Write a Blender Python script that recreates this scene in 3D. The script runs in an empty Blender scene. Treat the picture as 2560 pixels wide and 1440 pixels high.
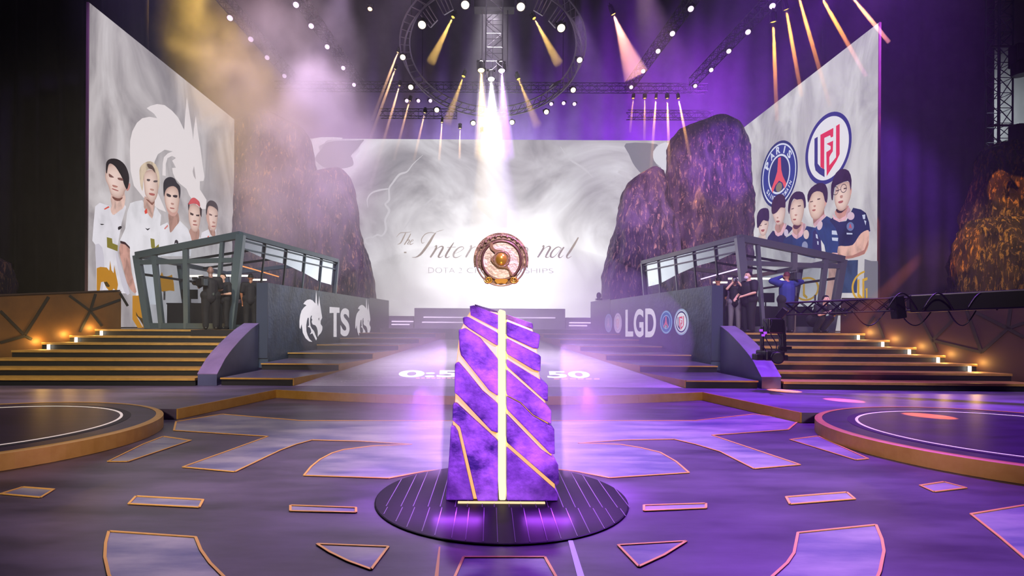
import bpy, bmesh, math, random
from mathutils import Vector, Matrix, Quaternion, noise
from mathutils.geometry import tessellate_polygon
random.seed(7)
SC = bpy.context.scene
COL = SC.collection
PI = math.pi

# ------------------------------------------------------------------ camera geometry (2560 x 1440 frame)
F, H, CX, CY = 1400.0, 1.6, 1224.0, 813.0
ROLL = math.radians(0.33)
CR, SR = math.cos(ROLL), math.sin(ROLL)

def ray(px, py):
    dx, dy = px - CX, py - CY
    return (dx * CR + dy * SR) / F, (-dx * SR + dy * CR) / F

def P(px, py, Y):
    a, b = ray(px, py)
    return Vector((a * Y, Y, H - b * Y))

def G(px, py, z=0.0):
    a, b = ray(px, py)
    Y = (H - z) / max(b, 1e-4)
    return Vector((a * Y, Y, z))

# ------------------------------------------------------------------ materials
def lin(c):
    if isinstance(c, str):
        c = tuple(int(c[i:i + 2], 16) / 255 for i in (0, 2, 4))
        c = tuple(x / 12.92 if x <= .04045 else ((x + .055) / 1.055) ** 2.4 for x in c)
    return (c[0], c[1], c[2], 1.0)

MATS = {}
def node(nt, kind, **kw):
    n = nt.nodes.new(kind)
    for k, v in kw.items():
        if k.startswith('i_'):
            n.inputs[k[2:].replace('_', ' ')].default_value = v
        else:
            setattr(n, k, v)
    return n

def base_mat(name):
    m = bpy.data.materials.new(name)
    m.use_nodes = True
    m.node_tree.nodes.clear()
    out = node(m.node_tree, 'ShaderNodeOutputMaterial')
    return m, m.node_tree, out

def ramp(nt, stops):
    r = node(nt, 'ShaderNodeValToRGB')
    e = r.color_ramp.elements
    while len(e) < len(stops):
        e.new(0.5)
    for k, (p, c) in enumerate(stops):
        e[k].position = p
        e[k].color = lin(c)
    return r

def coords(nt, scale=(1, 1, 1), which='Object'):
    tc = node(nt, 'ShaderNodeTexCoord')
    mp = node(nt, 'ShaderNodeMapping')
    mp.inputs['Scale'].default_value = scale
    nt.links.new(tc.outputs[which], mp.inputs['Vector'])
    return mp

def M(name, col, rough=.5, metal=0.0, col2=None, scale=3.0, stretch=(1, 1, 1), detail=6.0, lo=.35, hi=.65,
      bump=0.0, bscale=None, spec=.5, emit=None, estr=0.0, coat=0.0):
    if name in MATS:
        return MATS[name]
    m, nt, out = base_mat(name)
    b = node(nt, 'ShaderNodeBsdfPrincipled')
    b.inputs['Base Color'].default_value = lin(col)
    b.inputs['Roughness'].default_value = rough
    b.inputs['Metallic'].default_value = metal
    b.inputs['Specular IOR Level'].default_value = spec
    b.inputs['Coat Weight'].default_value = coat
    if emit is not None:
        b.inputs['Emission Color'].default_value = lin(emit)
        b.inputs['Emission Strength'].default_value = estr
    nt.links.new(b.outputs[0], out.inputs['Surface'])
    if col2 is not None or bump:
        mp = coords(nt, stretch)
        n = node(nt, 'ShaderNodeTexNoise')
        n.inputs['Scale'].default_value = scale
        n.inputs['Detail'].default_value = detail
        n.inputs['Roughness'].default_value = .6
        nt.links.new(mp.outputs[0], n.inputs['Vector'])
        if col2 is not None:
            r = ramp(nt, [(lo, col), (hi, col2)])
            nt.links.new(n.outputs['Fac'], r.inputs[0])
            nt.links.new(r.outputs[0], b.inputs['Base Color'])
        if bump:
            n2 = n
            if bscale:
                n2 = node(nt, 'ShaderNodeTexNoise')
                n2.inputs['Scale'].default_value = bscale
                n2.inputs['Detail'].default_value = 8
                nt.links.new(mp.outputs[0], n2.inputs['Vector'])
            bp = node(nt, 'ShaderNodeBump')
            bp.inputs['Strength'].default_value = bump
            bp.inputs['Distance'].default_value = .05
            nt.links.new(n2.outputs['Fac'], bp.inputs['Height'])
            nt.links.new(bp.outputs[0], b.inputs['Normal'])
    MATS[name] = m
    return m

def E(col, s=1.0):
    key = 'glow_%s_%.2f' % (col, s)
    if key in MATS:
        return MATS[key]
    m, nt, out = base_mat(key)
    e = node(nt, 'ShaderNodeEmission')
    e.inputs['Color'].default_value = lin(col)
    e.inputs['Strength'].default_value = s
    nt.links.new(e.outputs[0], out.inputs['Surface'])
    m.cycles.emission_sampling = 'NONE'      # small pictures and lenses: seen, but not sampled as lamps (keeps renders quick)
    MATS[key] = m
    return m

def glass(name, tint='ffffff', gloss=.12):
    if name in MATS:
        return MATS[name]
    m, nt, out = base_mat(name)
    t = node(nt, 'ShaderNodeBsdfTransparent'); t.inputs[0].default_value = lin(tint)
    g = node(nt, 'ShaderNodeBsdfGlossy'); g.inputs['Roughness'].default_value = .03
    mx = node(nt, 'ShaderNodeMixShader')
    lw = node(nt, 'ShaderNodeLayerWeight'); lw.inputs['Blend'].default_value = gloss
    nt.links.new(lw.outputs['Fresnel'], mx.inputs[0])
    nt.links.new(t.outputs[0], mx.inputs[1]); nt.links.new(g.outputs[0], mx.inputs[2])
    nt.links.new(mx.outputs[0], out.inputs['Surface'])
    MATS[name] = m
    return m

# ------------------------------------------------------------------ mesh builder
class MB:
    def __init__(s):
        s.v, s.f = [], []
    def add(s, vs, fs):
        k = len(s.v)
        s.v += [Vector(v) for v in vs]
        s.f += [tuple(i + k for i in f) for f in fs]
        return s
    def box(s, c, d, rot=None):
        c = Vector(c)
        vs = []
        for z in (-1, 1):
            for x, y in ((-1, -1), (1, -1), (1, 1), (-1, 1)):
                v = Vector((x * d[0] / 2, y * d[1] / 2, z * d[2] / 2))
                if rot is not None:
                    v = rot @ v
                vs.append(c + v)
        return s.add(vs, [(3, 2, 1, 0), (4, 5, 6, 7), (0, 1, 5, 4), (1, 2, 6, 5), (2, 3, 7, 6), (3, 0, 4, 7)])
    def prism(s, poly, z0, z1, ztop=None):
        """polygon in XY raised from z0 to z1 (z1 may be one number or one per corner)"""
        n = len(poly)
        a = sum(poly[i][0] * poly[(i + 1) % n][1] - poly[(i + 1) % n][0] * poly[i][1] for i in range(n))
        if a < 0:
            poly = list(reversed(poly))
            if isinstance(z1, (list, tuple)): z1 = list(reversed(z1))
            if isinstance(z0, (list, tuple)): z0 = list(reversed(z0))
        zz1 = z1 if isinstance(z1, (list, tuple)) else [z1] * n
        zz0 = z0 if isinstance(z0, (list, tuple)) else [z0] * n
        vs = [(p[0], p[1], zz0[i]) for i, p in enumerate(poly)] + [(p[0], p[1], zz1[i]) for i, p in enumerate(poly)]
        fs = [(i, (i + 1) % n, n + (i + 1) % n, n + i) for i in range(n)]
        tri = tessellate_polygon([[Vector((p[0], p[1], 0)) for p in poly]])
        for t in tri:
            t = list(t)
            p0, p1, p2 = (Vector((poly[i][0], poly[i][1], 0)) for i in t)
            if (p1 - p0).cross(p2 - p0).z < 0:
                t.reverse()
            fs.append(tuple(n + i for i in t))
            fs.append(tuple(reversed(t)))
        return s.add(vs, fs)
    def bar(s, p, q, w, h=None, up=(0, 0, 1)):
        p, q = Vector(p), Vector(q)
        h = h or w
        d = (q - p)
        L = d.length
        d = d / max(L, 1e-9)
        u = Vector(up)
        if abs(d.dot(u)) > .98:
            u = Vector((0, 1, 0))
        x = d.cross(u).normalized()
        z = x.cross(d).normalized()
        rot = Matrix((x, d, z)).transposed()
        return s.box((p + q) / 2, (w, L, h), rot)
    def tube(s, pts, r, n=8, closed=False, cap=True):
        pts = [Vector(p) for p in pts]
        m = len(pts)
        rr = r if isinstance(r, (list, tuple)) else [r] * m
        vs, fs = [], []
        ref = None
        for i in range(m):
            a = pts[(i - 1) % m] if (closed or i > 0) else pts[0]
            b = pts[(i + 1) % m] if (closed or i < m - 1) else pts[-1]
            d = (b - a).normalized()
            if ref is None:
                ref = Vector((0, 0, 1)) if abs(d.z) < .9 else Vector((1, 0, 0))
            x = d.cross(ref).normalized()
            z = x.cross(d).normalized()
            ref = z
            for k in range(n):
                t = 2 * PI * k / n
                vs.append(pts[i] + (x * math.cos(t) + z * math.sin(t)) * rr[i])
        for i in range(m if closed else m - 1):
            j = (i + 1) % m
            for k in range(n):
                l = (k + 1) % n
                fs.append((i * n + k, j * n + k, j * n + l, i * n + l))
        if cap and not closed:
            fs.append(tuple(range(n)))
            fs.append(tuple((m - 1) * n + k for k in reversed(range(n))))
        return s.add(vs, fs)
    def ell(s, c, r, nu=16, nv=10, rot=None):
        c = Vector(c)
        if not isinstance(r, (list, tuple)):
            r = (r, r, r)
        vs, fs = [], []
        for j in range(nv + 1):
            a = PI * j / nv - PI / 2
            for i in range(nu):
                t = 2 * PI * i / nu
                v = Vector((math.cos(a) * math.cos(t) * r[0], math.cos(a) * math.sin(t) * r[1], math.sin(a) * r[2]))
                if rot is not None:
                    v = rot @ v
                vs.append(c + v)
        for j in range(nv):
            for i in range(nu):
                k = (i + 1) % nu
                fs.append((j * nu + i, j * nu + k, (j + 1) * nu + k, (j + 1) * nu + i))
        return s.add(vs, fs)
    def cap(s, p, q, r0, r1, n=12):
        """tapered limb with rounded ends"""
        p, q = Vector(p), Vector(q)
        d = (q - p).normalized() if (q - p).length > 1e-6 else Vector((0, 0, 1))
        pts, rr = [], []
        for k in range(4):
            a = -PI / 2 + (k + .15) * (PI / 2) / 4
            pts.append(p + d * math.sin(a) * r0); rr.append(max(math.cos(a) * r0, 1e-4))
        pts.append(p); rr.append(r0)
        pts.append(q); rr.append(r1)
        for k in range(4):
            a = (k + .85) * (PI / 2) / 4
            pts.append(q + d * math.sin(a) * r1); rr.append(max(math.cos(a) * r1, 1e-4))
        return s.tube(pts, rr, n)
    def lathe(s, prof, c, axis=(0, 0, 1), n=24, caps=True):
        """profile [(radius, height)...] spun about axis through c"""
        c = Vector(c)
        q = Vector((0, 0, 1)).rotation_difference(Vector(axis).normalized())
        vs, fs = [], []
        for (r, h) in prof:
            for k in range(n):
                t = 2 * PI * k / n
                vs.append(c + q @ Vector((r * math.cos(t), r * math.sin(t), h)))
        for i in range(len(prof) - 1):
            for k in range(n):
                l = (k + 1) % n
                fs.append((i * n + k, i * n + l, (i + 1) * n + l, (i + 1) * n + k))
        if caps:
            fs.append(tuple(reversed(range(n))))
            fs.append(tuple((len(prof) - 1) * n + k for k in range(n)))
        return s.add(vs, fs)
    def mesh(s, name):
        me = bpy.data.meshes.new(name)
        me.from_pydata([tuple(v) for v in s.v], [], s.f)
        me.validate()
        me.update()
        return me
    def build(s, name, mat, parent=None, smooth=False, bevel=0.0, world=True):
        return obj(name, s.mesh(name), mat, parent, smooth, bevel, world)

def obj(name, me, mat, parent=None, smooth=False, bevel=0.0, world=True):
    o = bpy.data.objects.new(name, me)
    COL.objects.link(o)
    if mat is not None and not me.materials:
        me.materials.append(mat)
    if smooth:
        for p in me.polygons:
            p.use_smooth = True
    if bevel:
        b = o.modifiers.new('bevel', 'BEVEL')
        b.width = bevel; b.segments = 2; b.limit_method = 'ANGLE'; b.angle_limit = .6
    if parent is not None:
        o.parent = parent
        if world and parent.type == 'EMPTY':
            o.matrix_parent_inverse = parent.matrix_basis.inverted()
    return o

def tag(o, label=None, cat=None, group=None, kind=None):
    if label: o['label'] = label
    if cat: o['category'] = cat
    if group: o['group'] = group
    if kind: o['kind'] = kind
    return o

def thing(name, label, cat, loc=(0, 0, 0), group=None, kind=None, rot=None):
    o = bpy.data.objects.new(name, None)
    COL.objects.link(o)
    o.empty_display_size = .2
    if rot is not None:
        o.matrix_basis = Matrix.Translation(Vector(loc)) @ rot.to_4x4()
    else:
        o.location = loc
    o.matrix_basis = o.matrix_basis
    return tag(o, label, cat, group, kind)

# ------------------------------------------------------------------ flat artwork on a plane (screens, painted walls, floors)
class Surf:
    """a plane p0 + n; pixels of the photograph are carried on to it once, as real geometry"""
    def __init__(s, p0, n, eps=.004):
        s.p0, s.n, s.eps = Vector(p0), Vector(n).normalized(), eps
    def hit(s, px, py, layer=0):
        a, b = ray(px, py)
        d = Vector((a, 1.0, -b)); o = Vector((0, 0, H))
        t = (s.p0 - o).dot(s.n) / d.dot(s.n)
        return o + d * t + s.n * (s.eps * layer)

def smooth_poly(pts, k=4):
    n = len(pts); out = []
    for i in range(n):
        p0, p1, p2, p3 = pts[i - 1], pts[i], pts[(i + 1) % n], pts[(i + 2) % n]
        for j in range(k):
            t = j / k
            out.append(tuple(.5 * (2 * p1[c] + (p2[c] - p0[c]) * t + (2 * p0[c] - 5 * p1[c] + 4 * p2[c] - p3[c]) * t * t
                                   + (3 * p1[c] - p0[c] - 3 * p2[c] + p3[c]) * t ** 3) for c in (0, 1)))
    return out

def fill(mb, surf, loops, layer):
    """loops in photo pixels: outer outline then holes"""
    flat = [Vector((p[0], p[1], 0)) for l in loops for p in l]
    tri = tessellate_polygon([[Vector((p[0], p[1], 0)) for p in l] for l in loops])
    vs = [surf.hit(p.x, p.y, layer) for p in flat]
    fs = []
    for t in tri:
        a, b, c = (vs[i] for i in t)
        nn = (b - a).cross(c - a)
        fs.append(tuple(t) if nn.dot(surf.n) > 0 else tuple(reversed(t)))
    mb.add(vs, fs)

def art(name, surf, polys, layer, mat, parent, sm=0):
    mb = MB()
    for p in polys:
        fill(mb, surf, [smooth_poly(p, sm) if sm else p], layer)
    return mb.build(name, mat, parent)

def graded(col, s=1.0, amt=.12, scale=1.1):
    """picture colour with soft tonal variation, as in the printed photo on the screen"""
    key = 'pic_%s_%.2f_%.2f' % (col, s, amt)
    if key in MATS:
        return MATS[key]
    m, nt, out = base_mat(key)
    e = node(nt, 'ShaderNodeEmission'); e.inputs['Strength'].default_value = s
    c = lin(col)
    d = tuple(max(0, x * (1 - 2.6 * amt)) for x in c[:3]); l = tuple(min(1, x * (1 + .8 * amt)) for x in c[:3])
    mp = coords(nt, (1, 1, .6))
    n = node(nt, 'ShaderNodeTexNoise'); n.inputs['Scale'].default_value = scale; n.inputs['Detail'].default_value = 3; n.inputs['Distortion'].default_value = .6
    nt.links.new(mp.outputs[0], n.inputs['Vector'])
    r = ramp(nt, [(.34, d), (.52, c[:3]), (.68, l)])
    nt.links.new(n.outputs['Fac'], r.inputs[0]); nt.links.new(r.outputs[0], e.inputs['Color'])
    nt.links.new(e.outputs[0], out.inputs['Surface'])
    m.cycles.emission_sampling = 'NONE'
    MATS[key] = m
    return m

def vcol_mat():
    if 'pic_vcol' in MATS:
        return MATS['pic_vcol']
    m, nt, out = base_mat('pic_vcol')
    e = node(nt, 'ShaderNodeEmission'); e.inputs['Strength'].default_value = .92
    at = node(nt, 'ShaderNodeAttribute', attribute_name='tone')
    nt.links.new(at.outputs['Color'], e.inputs['Color']); nt.links.new(e.outputs[0], out.inputs['Surface'])
    m.cycles.emission_sampling = 'NONE'
    MATS['pic_vcol'] = m
    return m

def art_face(name, surf, poly, layer, col, parent):
    """picture of a rounded form: tones run from a light middle to a darker outline"""
    P_ = smooth_poly(poly, 4)
    n = len(P_)
    cx = sum(p[0] for p in P_) / n; cy = sum(p[1] for p in P_) / n
    w = max(p[0] for p in P_) - min(p[0] for p in P_)
    cx -= w * .06
    c = lin(col)[:3]
    rings = ((1.0, (.62, .5, .48)), (.84, (.84, .79, .77)), (.55, (1.0, .99, .98)), (.22, (1.06, 1.06, 1.07)))
    vs, cs, fs = [], [], []
    for k, t in rings:
        for p in P_:
            vs.append(surf.hit(cx + (p[0] - cx) * k, cy + (p[1] - cy) * k, layer))
            sh = 1 - .16 * max(0, (p[0] - cx) / w)
            cs.append(tuple(min(1, c[i] * t[i] * sh) for i in range(3)))
    for r in range(len(rings) - 1):
        for i in range(n):
            j = (i + 1) % n
            fs.append((r * n + i, r * n + j, (r + 1) * n + j, (r + 1) * n + i))
    b = (len(rings) - 1) * n
    fs.append(tuple(b + i for i in range(n)))
    good = []
    for f in fs:
        nn = (vs[f[1]] - vs[f[0]]).cross(vs[f[2]] - vs[f[0]])
        good.append(f if nn.dot(surf.n) > 0 else tuple(reversed(f)))
    me = MB().add(vs, good).mesh(name)
    at = me.color_attributes.new('tone', 'FLOAT_COLOR', 'POINT')
    for i, t in enumerate(cs):
        at.data[i].color = (*t, 1)
    return obj(name, me, vcol_mat(), parent)

def stroke_poly(pts, widths, k=6):
    """open polyline with varying width -> outline polygon"""
    n = len(pts); cur = []; ww = []
    w = widths if isinstance(widths, (list, tuple)) else [widths] * n
    for i in range(n - 1):
        p0, p1, p2, p3 = pts[max(i - 1, 0)], pts[i], pts[i + 1], pts[min(i + 2, n - 1)]
        for j in range(k):
            t = j / k
            cur.append(tuple(.5 * (2 * p1[c] + (p2[c] - p0[c]) * t + (2 * p0[c] - 5 * p1[c] + 4 * p2[c] - p3[c]) * t * t
                                   + (3 * p1[c] - p0[c] - 3 * p2[c] + p3[c]) * t ** 3) for c in (0, 1)))
            ww.append(w[i] * (1 - t) + w[i + 1] * t)
    cur.append(tuple(pts[-1])); ww.append(w[-1])
    L, R = [], []
    for i, p in enumerate(cur):
        a = cur[max(i - 1, 0)]; b = cur[min(i + 1, len(cur) - 1)]
        dx, dy = b[0] - a[0], b[1] - a[1]
        l = math.hypot(dx, dy) or 1
        nx, ny = -dy / l * ww[i] / 2, dx / l * ww[i] / 2
        L.append((p[0] + nx, p[1] + ny)); R.append((p[0] - nx, p[1] - ny))
    return L, R

def strokes(name, surf, list_, layer, mat, parent):
    mb = MB()
    for pts, w in list_:
        L, R = stroke_poly(pts, w)
        vs = [surf.hit(p[0], p[1], layer) for p in L] + [surf.hit(p[0], p[1], layer) for p in R]
        n = len(L)
        fs = []
        for i in range(n - 1):
            f = (i, i + 1, n + i + 1, n + i)
            nn = (vs[f[1]] - vs[f[0]]).cross(vs[f[2]] - vs[f[0]])
            fs.append(f if nn.dot(surf.n) > 0 else tuple(reversed(f)))
        mb.add(vs, fs)
    return mb.build(name, mat, parent)

FONT_CACHE = {}
def font_mesh(ch, bold=0.0):
    """(verts in 0..1 box, faces) of a word in the built-in font"""
    key = (ch, bold)
    if key not in FONT_CACHE:
        cu = bpy.data.curves.new('word', 'FONT')
        cu.body = ch; cu.offset = bold; cu.resolution_u = 5; cu.fill_mode = 'FRONT'
        o = bpy.data.objects.new('word', cu)
        COL.objects.link(o)
        dg = bpy.context.evaluated_depsgraph_get()
        me = bpy.data.meshes.new_from_object(o.evaluated_get(dg))
        vs = [v.co.copy() for v in me.vertices]
        fs = [tuple(p.vertices) for p in me.polygons]
        bpy.data.objects.remove(o); bpy.data.meshes.remove(me); bpy.data.curves.remove(cu)
        x0, x1 = min(v.x for v in vs), max(v.x for v in vs)
        y0, y1 = min(v.y for v in vs), max(v.y for v in vs)
        FONT_CACHE[key] = ([((v.x - x0) / (x1 - x0), (v.y - y0) / (y1 - y0)) for v in vs], fs)
    return FONT_CACHE[key]

def word(mb, surf, ch, tl, tr, br, bl, layer, bold=0.0):
    """the word's box carried to a pixel quadrilateral"""
    vs, fs = font_mesh(ch, bold)
    out = []
    for u, v in vs:
        top = [tl[c] * (1 - u) + tr[c] * u for c in (0, 1)]
        bot = [bl[c] * (1 - u) + br[c] * u for c in (0, 1)]
        out.append(surf.hit(bot[0] * (1 - v) + top[0] * v, bot[1] * (1 - v) + top[1] * v, layer))
    g = []
    for f in fs:
        nn = (out[f[1]] - out[f[0]]).cross(out[f[2]] - out[f[0]])
        g.append(f if nn.dot(surf.n) > 0 else tuple(reversed(f)))
    mb.add(out, g)

def ellipse(c, ax, ay, r=1.0, n=40, a0=0, a1=2 * PI):
    return [(c[0] + r * (math.cos(a0 + (a1 - a0) * i / n) * ax[0] + math.sin(a0 + (a1 - a0) * i / n) * ay[0]),
             c[1] + r * (math.cos(a0 + (a1 - a0) * i / n) * ax[1] + math.sin(a0 + (a1 - a0) * i / n) * ay[1])) for i in range(n)]

def ring_fill(mb, surf, c, ax, ay, r0, r1, layer, n=48):
    A = [surf.hit(*p, layer) for p in ellipse(c, ax, ay, r1, n)]
    B = [surf.hit(*p, layer) for p in ellipse(c, ax, ay, r0, n)]
    fs = []
    for i in range(n):
        j = (i + 1) % n
        f = (i, j, n + j, n + i)
        vs = A + B
        nn = (vs[f[1]] - vs[f[0]]).cross(vs[f[2]] - vs[f[0]])
        fs.append(f if nn.dot(surf.n) > 0 else tuple(reversed(f)))
    mb.add(A + B, fs)

def zoom(s, ox, oy):
    return lambda pts: [(ox + u / s, oy + v / s) for u, v in pts]
# ------------------------------------------------------------------ common materials
GOLD = M('gold_paint', 'b58a3e', .45, .25, 'c0964a', 6, bump=.05)
GOLD_TREAD = M('gold_brown_tread', '94743a', .55, .1, 'a88444', 5, (1, 4, 1))
DARK = M('black_riser', '0f1216', .6)
NAVY = M('navy_panel', '2b3040', .5, 0, '343a4a', 2.5, bump=.1)
FLOOR = M('stage_floor', '2a2432', .36, 0, '5c5168', 1.0, (.5, 1.5, 1), 8, .36, .66, bump=.02)
INLAY = M('floor_inlay', '5e6080', .32, 0, 'a8a4a6', 1.3, (.6, 1.8, 1), 9, .38, .68)
INLAY_EDGE = M('inlay_edge', 'dca850', .45, .1)
DECK = M('deck_top', '423a4e', .38, 0, '6e6286', .9, (.5, 1.5, 1), 8, .35, .68)
BLACK = M('matt_black', '08080a', .6)
STEEL = M('truss_steel', '8d8794', .4, .6)
DSTEEL = M('dark_steel', '16141b', .5, .3)

# ------------------------------------------------------------------ floor
ZD, ZP = .17, 1.42          # stage deck and back platform heights
floor = MB().prism([(-15, -2), (15, -2), (15, 13.4), (-15, 13.4)], -.2, 0).build('floor', FLOOR)
tag(floor, kind='structure', label='dark stage floor with printed panels')
FS = Surf((0, 0, 0), (0, 0, 1), .004)
L2 = zoom(2.0, 0, 920)
R2 = zoom(2.0, 1280, 920)
Z4 = zoom(3.765, 920, 1140)
inlays = [
    [(440, 1055), (555, 1036), (750, 1052), (1240, 1053), (1740, 1052), (1885, 1036), (2000, 1050), (1970, 1075), (1780, 1089),
     (2000, 1163), (1885, 1173), (1800, 1130), (1740, 1112), (1685, 1099), (1560, 1101), (1445, 1109), (1550, 1112), (1600, 1120), (1650, 1132), (1690, 1155), (1722, 1183), (1525, 1196),
     (1440, 1180), (1260, 1160), (1060, 1180), (970, 1197), (760, 1190), (778, 1168), (800, 1150), (830, 1134), (860, 1125), (930, 1116), (1030, 1112), (900, 1104), (780, 1101),
     (740, 1112), (700, 1127), (587, 1181), (457, 1169), (560, 1132), (670, 1092), (435, 1077)],
    [(272, 1330), (489, 1345), (502, 1377), (525, 1410), (560, 1445), (600, 1480), (300, 1490), (272, 1440), (262, 1395), (264, 1360)],
    [(792, 1362), (971, 1369), (928, 1426), (870, 1405), (825, 1383)],
    [(726, 1265), (890, 1271), (890, 1283), (726, 1279)],
    [(340, 1242), (508, 1251), (498, 1270), (322, 1261)],
    [(57, 1219), (135, 1225), (102, 1245), (2, 1236)],
    [(408, 1092), (477, 1102), (320, 1155), (270, 1155), (357, 1112)],
    [(1975, 1100), (2045, 1091), (2170, 1148), (2140, 1151)],
    [(2300, 1215), (2360, 1206), (2416, 1221), (2335, 1231)],
    [(1965, 1244), (2117, 1232), (2137, 1249), (1975, 1262)],
    [(1610, 1265), (1765, 1260), (1765, 1272), (1610, 1279)],
    [(1545, 1365), (1716, 1355), (1660, 1390), (1597, 1419)],
    [(1995, 1334), (2190, 1314), (2205, 1350), (2210, 1380), (2200, 1430), (2180, 1480), (1880, 1490), (1935, 1440), (1968, 1410), (1985, 1385)],
    [(2427, 1287), (2620, 1255), (2640, 1450), (2570, 1405), (2500, 1345)],
    [(1159, 1395), (1362, 1395), (1410, 1480), (1122, 1480)],
]
for poly in inlays:
    mb = MB(); fill(mb, FS, [poly], 1)
    p = mb.build('floor_inlay', INLAY, floor)
    e = MB()
    w3 = [FS.hit(x, y, 2) for x, y in poly]
    for i in range(len(w3)):
        a, b = w3[i], w3[(i + 1) % len(w3)]
        e.bar(a, b, .012 + .0018 * a.y, .006)
    e.build('outline', INLAY_EDGE, p)
ch = MB(); fill(ch, FS, [[(1420, 1352), (1432, 1352), (1462, 1445), (1444, 1445)]], 1)
ch.build('floor_channel', M('pale_channel', 'c9c4dc', .25), floor)
ch = MB(); fill(ch, FS, [[(1097, 1368), (1101, 1368), (1096, 1445), (1086, 1445)]], 1)
ch.build('floor_channel', M('gold_channel', 'b98c50', .3, .4), floor)

# ------------------------------------------------------------------ round dark pad under the plinth
CXM, CYM, RM = .115, 5.21, 1.152
pad = thing('round_pad', 'round black planked pad set in the floor under the stone plinth', 'floor pad', (CXM, CYM, 0))
MB().lathe([(RM, 0), (RM, .012), (RM - .01, .016)], (CXM, CYM, 0), n=72).build('pad_top', M('pad_black', '09070b', .5, 0, '100c13', 5, (1, 8, 1), spec=.12), pad)
sm = MB()
for i in range(-9, 10):
    x = (i + .45) * .118
    if abs(x) < RM - .03:
        l = math.sqrt(RM ** 2 - x * x) - .02
        xx = x + (.0 if i % 2 else .012)
        sm.box((CXM + xx, CYM + (l - .33) / 2 - .0, .0175), (.006, l + .33 - .0, .003))
        if l > .36:
            sm.box((CXM + xx + .018, CYM - (.33 + l) / 2 - .01, .0175), (.006, l - .36, .003))
sm.build('plank_seam', M('seam_grey', '5d5464', .5), pad)

# ------------------------------------------------------------------ stage deck with gilded kerb
arc = []
for i in range(13):
    t = -1 + 2 * i / 12
    arc.append((4.64 * t, 12.17 - .93 * (1 - t * t)))
edge = [(-15, 9.35), (-5.22, 9.35)] + arc + [(5.22, 9.35), (15, 9.35)]
deck = thing('stage_deck', 'low purple stage deck with gold kerb behind the plinth', 'stage deck', (0, 13, 0))
MB().prism(edge + [(15, 16.6), (6.2, 16.6), (6.2, 13.0), (-6.2, 13.0), (-6.2, 16.6), (-15, 16.6)], 0.001, ZD).build('deck_top', DECK, deck)
kb = MB()
for i in range(1, len(edge) - 2):
    a, b = Vector((*edge[i], 0)), Vector((*edge[i + 1], 0))
    nrm = Vector((b.y - a.y, a.x - b.x, 0)).normalized() * .03
    kb.prism([(a.x, a.y), (b.x, b.y), (b.x + nrm.x, b.y + nrm.y), (a.x + nrm.x, a.y + nrm.y)], 0.002, ZD + .004)
kb.build('kerb', GOLD, deck)

def round_platform(sx, label):
    c = (7.25 * sx, 7.5)
    t = thing('round_platform', label, 'platform', (c[0], c[1], 0))
    MB().lathe([(2.46, 0.002), (2.46, .19)], (*c, 0), n=96).build('platform_top', M('platform_dark', '241c2e', .4, 0, '342a42', 1.5, (1, 3, 1), spec=.3), t)
    MB().lathe([(2.465, .003), (2.5, .003), (2.5, .186), (2.46, .196), (2.4, .196), (2.4, .191)], (*c, 0), n=96, caps=False).build('gold_rim', GOLD, t)
    r = MB()
    prof = [(1.93, .19), (1.93, .196), (1.965, .196), (1.965, .19)]
    vs, fs, n = [], [], 96
    for (rr, z) in prof:
        for k in range(n):
            vs.append((c[0] + rr * math.cos(2 * PI * k / n), c[1] + rr * math.sin(2 * PI * k / n), z))
    for i in range(3):
        for k in range(n):
            l = (k + 1) % n
            fs.append((i * n + k, i * n + l, (i + 1) * n + l, (i + 1) * n + k))
    r.add(vs, fs).build('white_ring', M('ring_white', 'e6dcd6', .35, emit='fff0e6', estr=.35), t)
    d = MB()
    vs = []
    for rr in (1.97, 2.07):
        for k in range(n):
            vs.append((c[0] + rr * math.cos(2 * PI * k / n), c[1] + rr * math.sin(2 * PI * k / n), .193))
    d.add(vs, [(k, (k + 1) % n, n + (k + 1) % n, n + k) for k in range(n)]).build('dark_band', BLACK, t)
round_platform(-1, 'round stage platform with gold rim in front of the left stairs, plain dark top')
round_platform(1, 'round stage platform with gold rim on the right, under the orange light pool')

# ------------------------------------------------------------------ runway and the long steps either side of it
def xin(Y): return -4.55 + .191 * (Y - 13.0)
def xwall(Y): return -6.47 + .0897 * (Y - 16.3)
run = thing('runway', 'pale runway rising between the two logo walls to the big screen', 'runway', (0, 13, ZD))
RZ1 = .95
RAMP = M('runway_top', 'a8a2b2', .34, 0, 'c6c0d0', 1.2, (1, 3, 1), 8)
poly = [(xin(13) + .02, 13.0), (-xin(13) - .02, 13.0), (-xin(25) - .02, 25.0), (xin(25) + .02, 25.0)]
MB().prism(poly, ZD - .15, [ZD + .003, ZD + .003, RZ1, RZ1]).build('runway_top', RAMP, run)
rn = Vector((0, -(RZ1 - ZD) / 12.0, 1)).normalized()
RS = Surf((0, 13, ZD + .003), rn, .004)
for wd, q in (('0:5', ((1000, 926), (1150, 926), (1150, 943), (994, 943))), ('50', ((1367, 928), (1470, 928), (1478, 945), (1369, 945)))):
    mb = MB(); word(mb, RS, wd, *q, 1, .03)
    mb.build('reflected_digits', E('fbf6ff', 1.9), run)  # the countdown's reflection, drawn as glowing digits on the runway
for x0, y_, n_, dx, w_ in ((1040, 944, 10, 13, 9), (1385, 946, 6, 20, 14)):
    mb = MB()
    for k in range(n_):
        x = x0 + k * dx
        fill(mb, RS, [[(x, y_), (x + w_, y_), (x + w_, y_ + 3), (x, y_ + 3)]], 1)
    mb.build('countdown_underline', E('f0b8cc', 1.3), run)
cf = MB()  # small pale flat boxes scattered at random
rr = random.Random(3)
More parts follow.
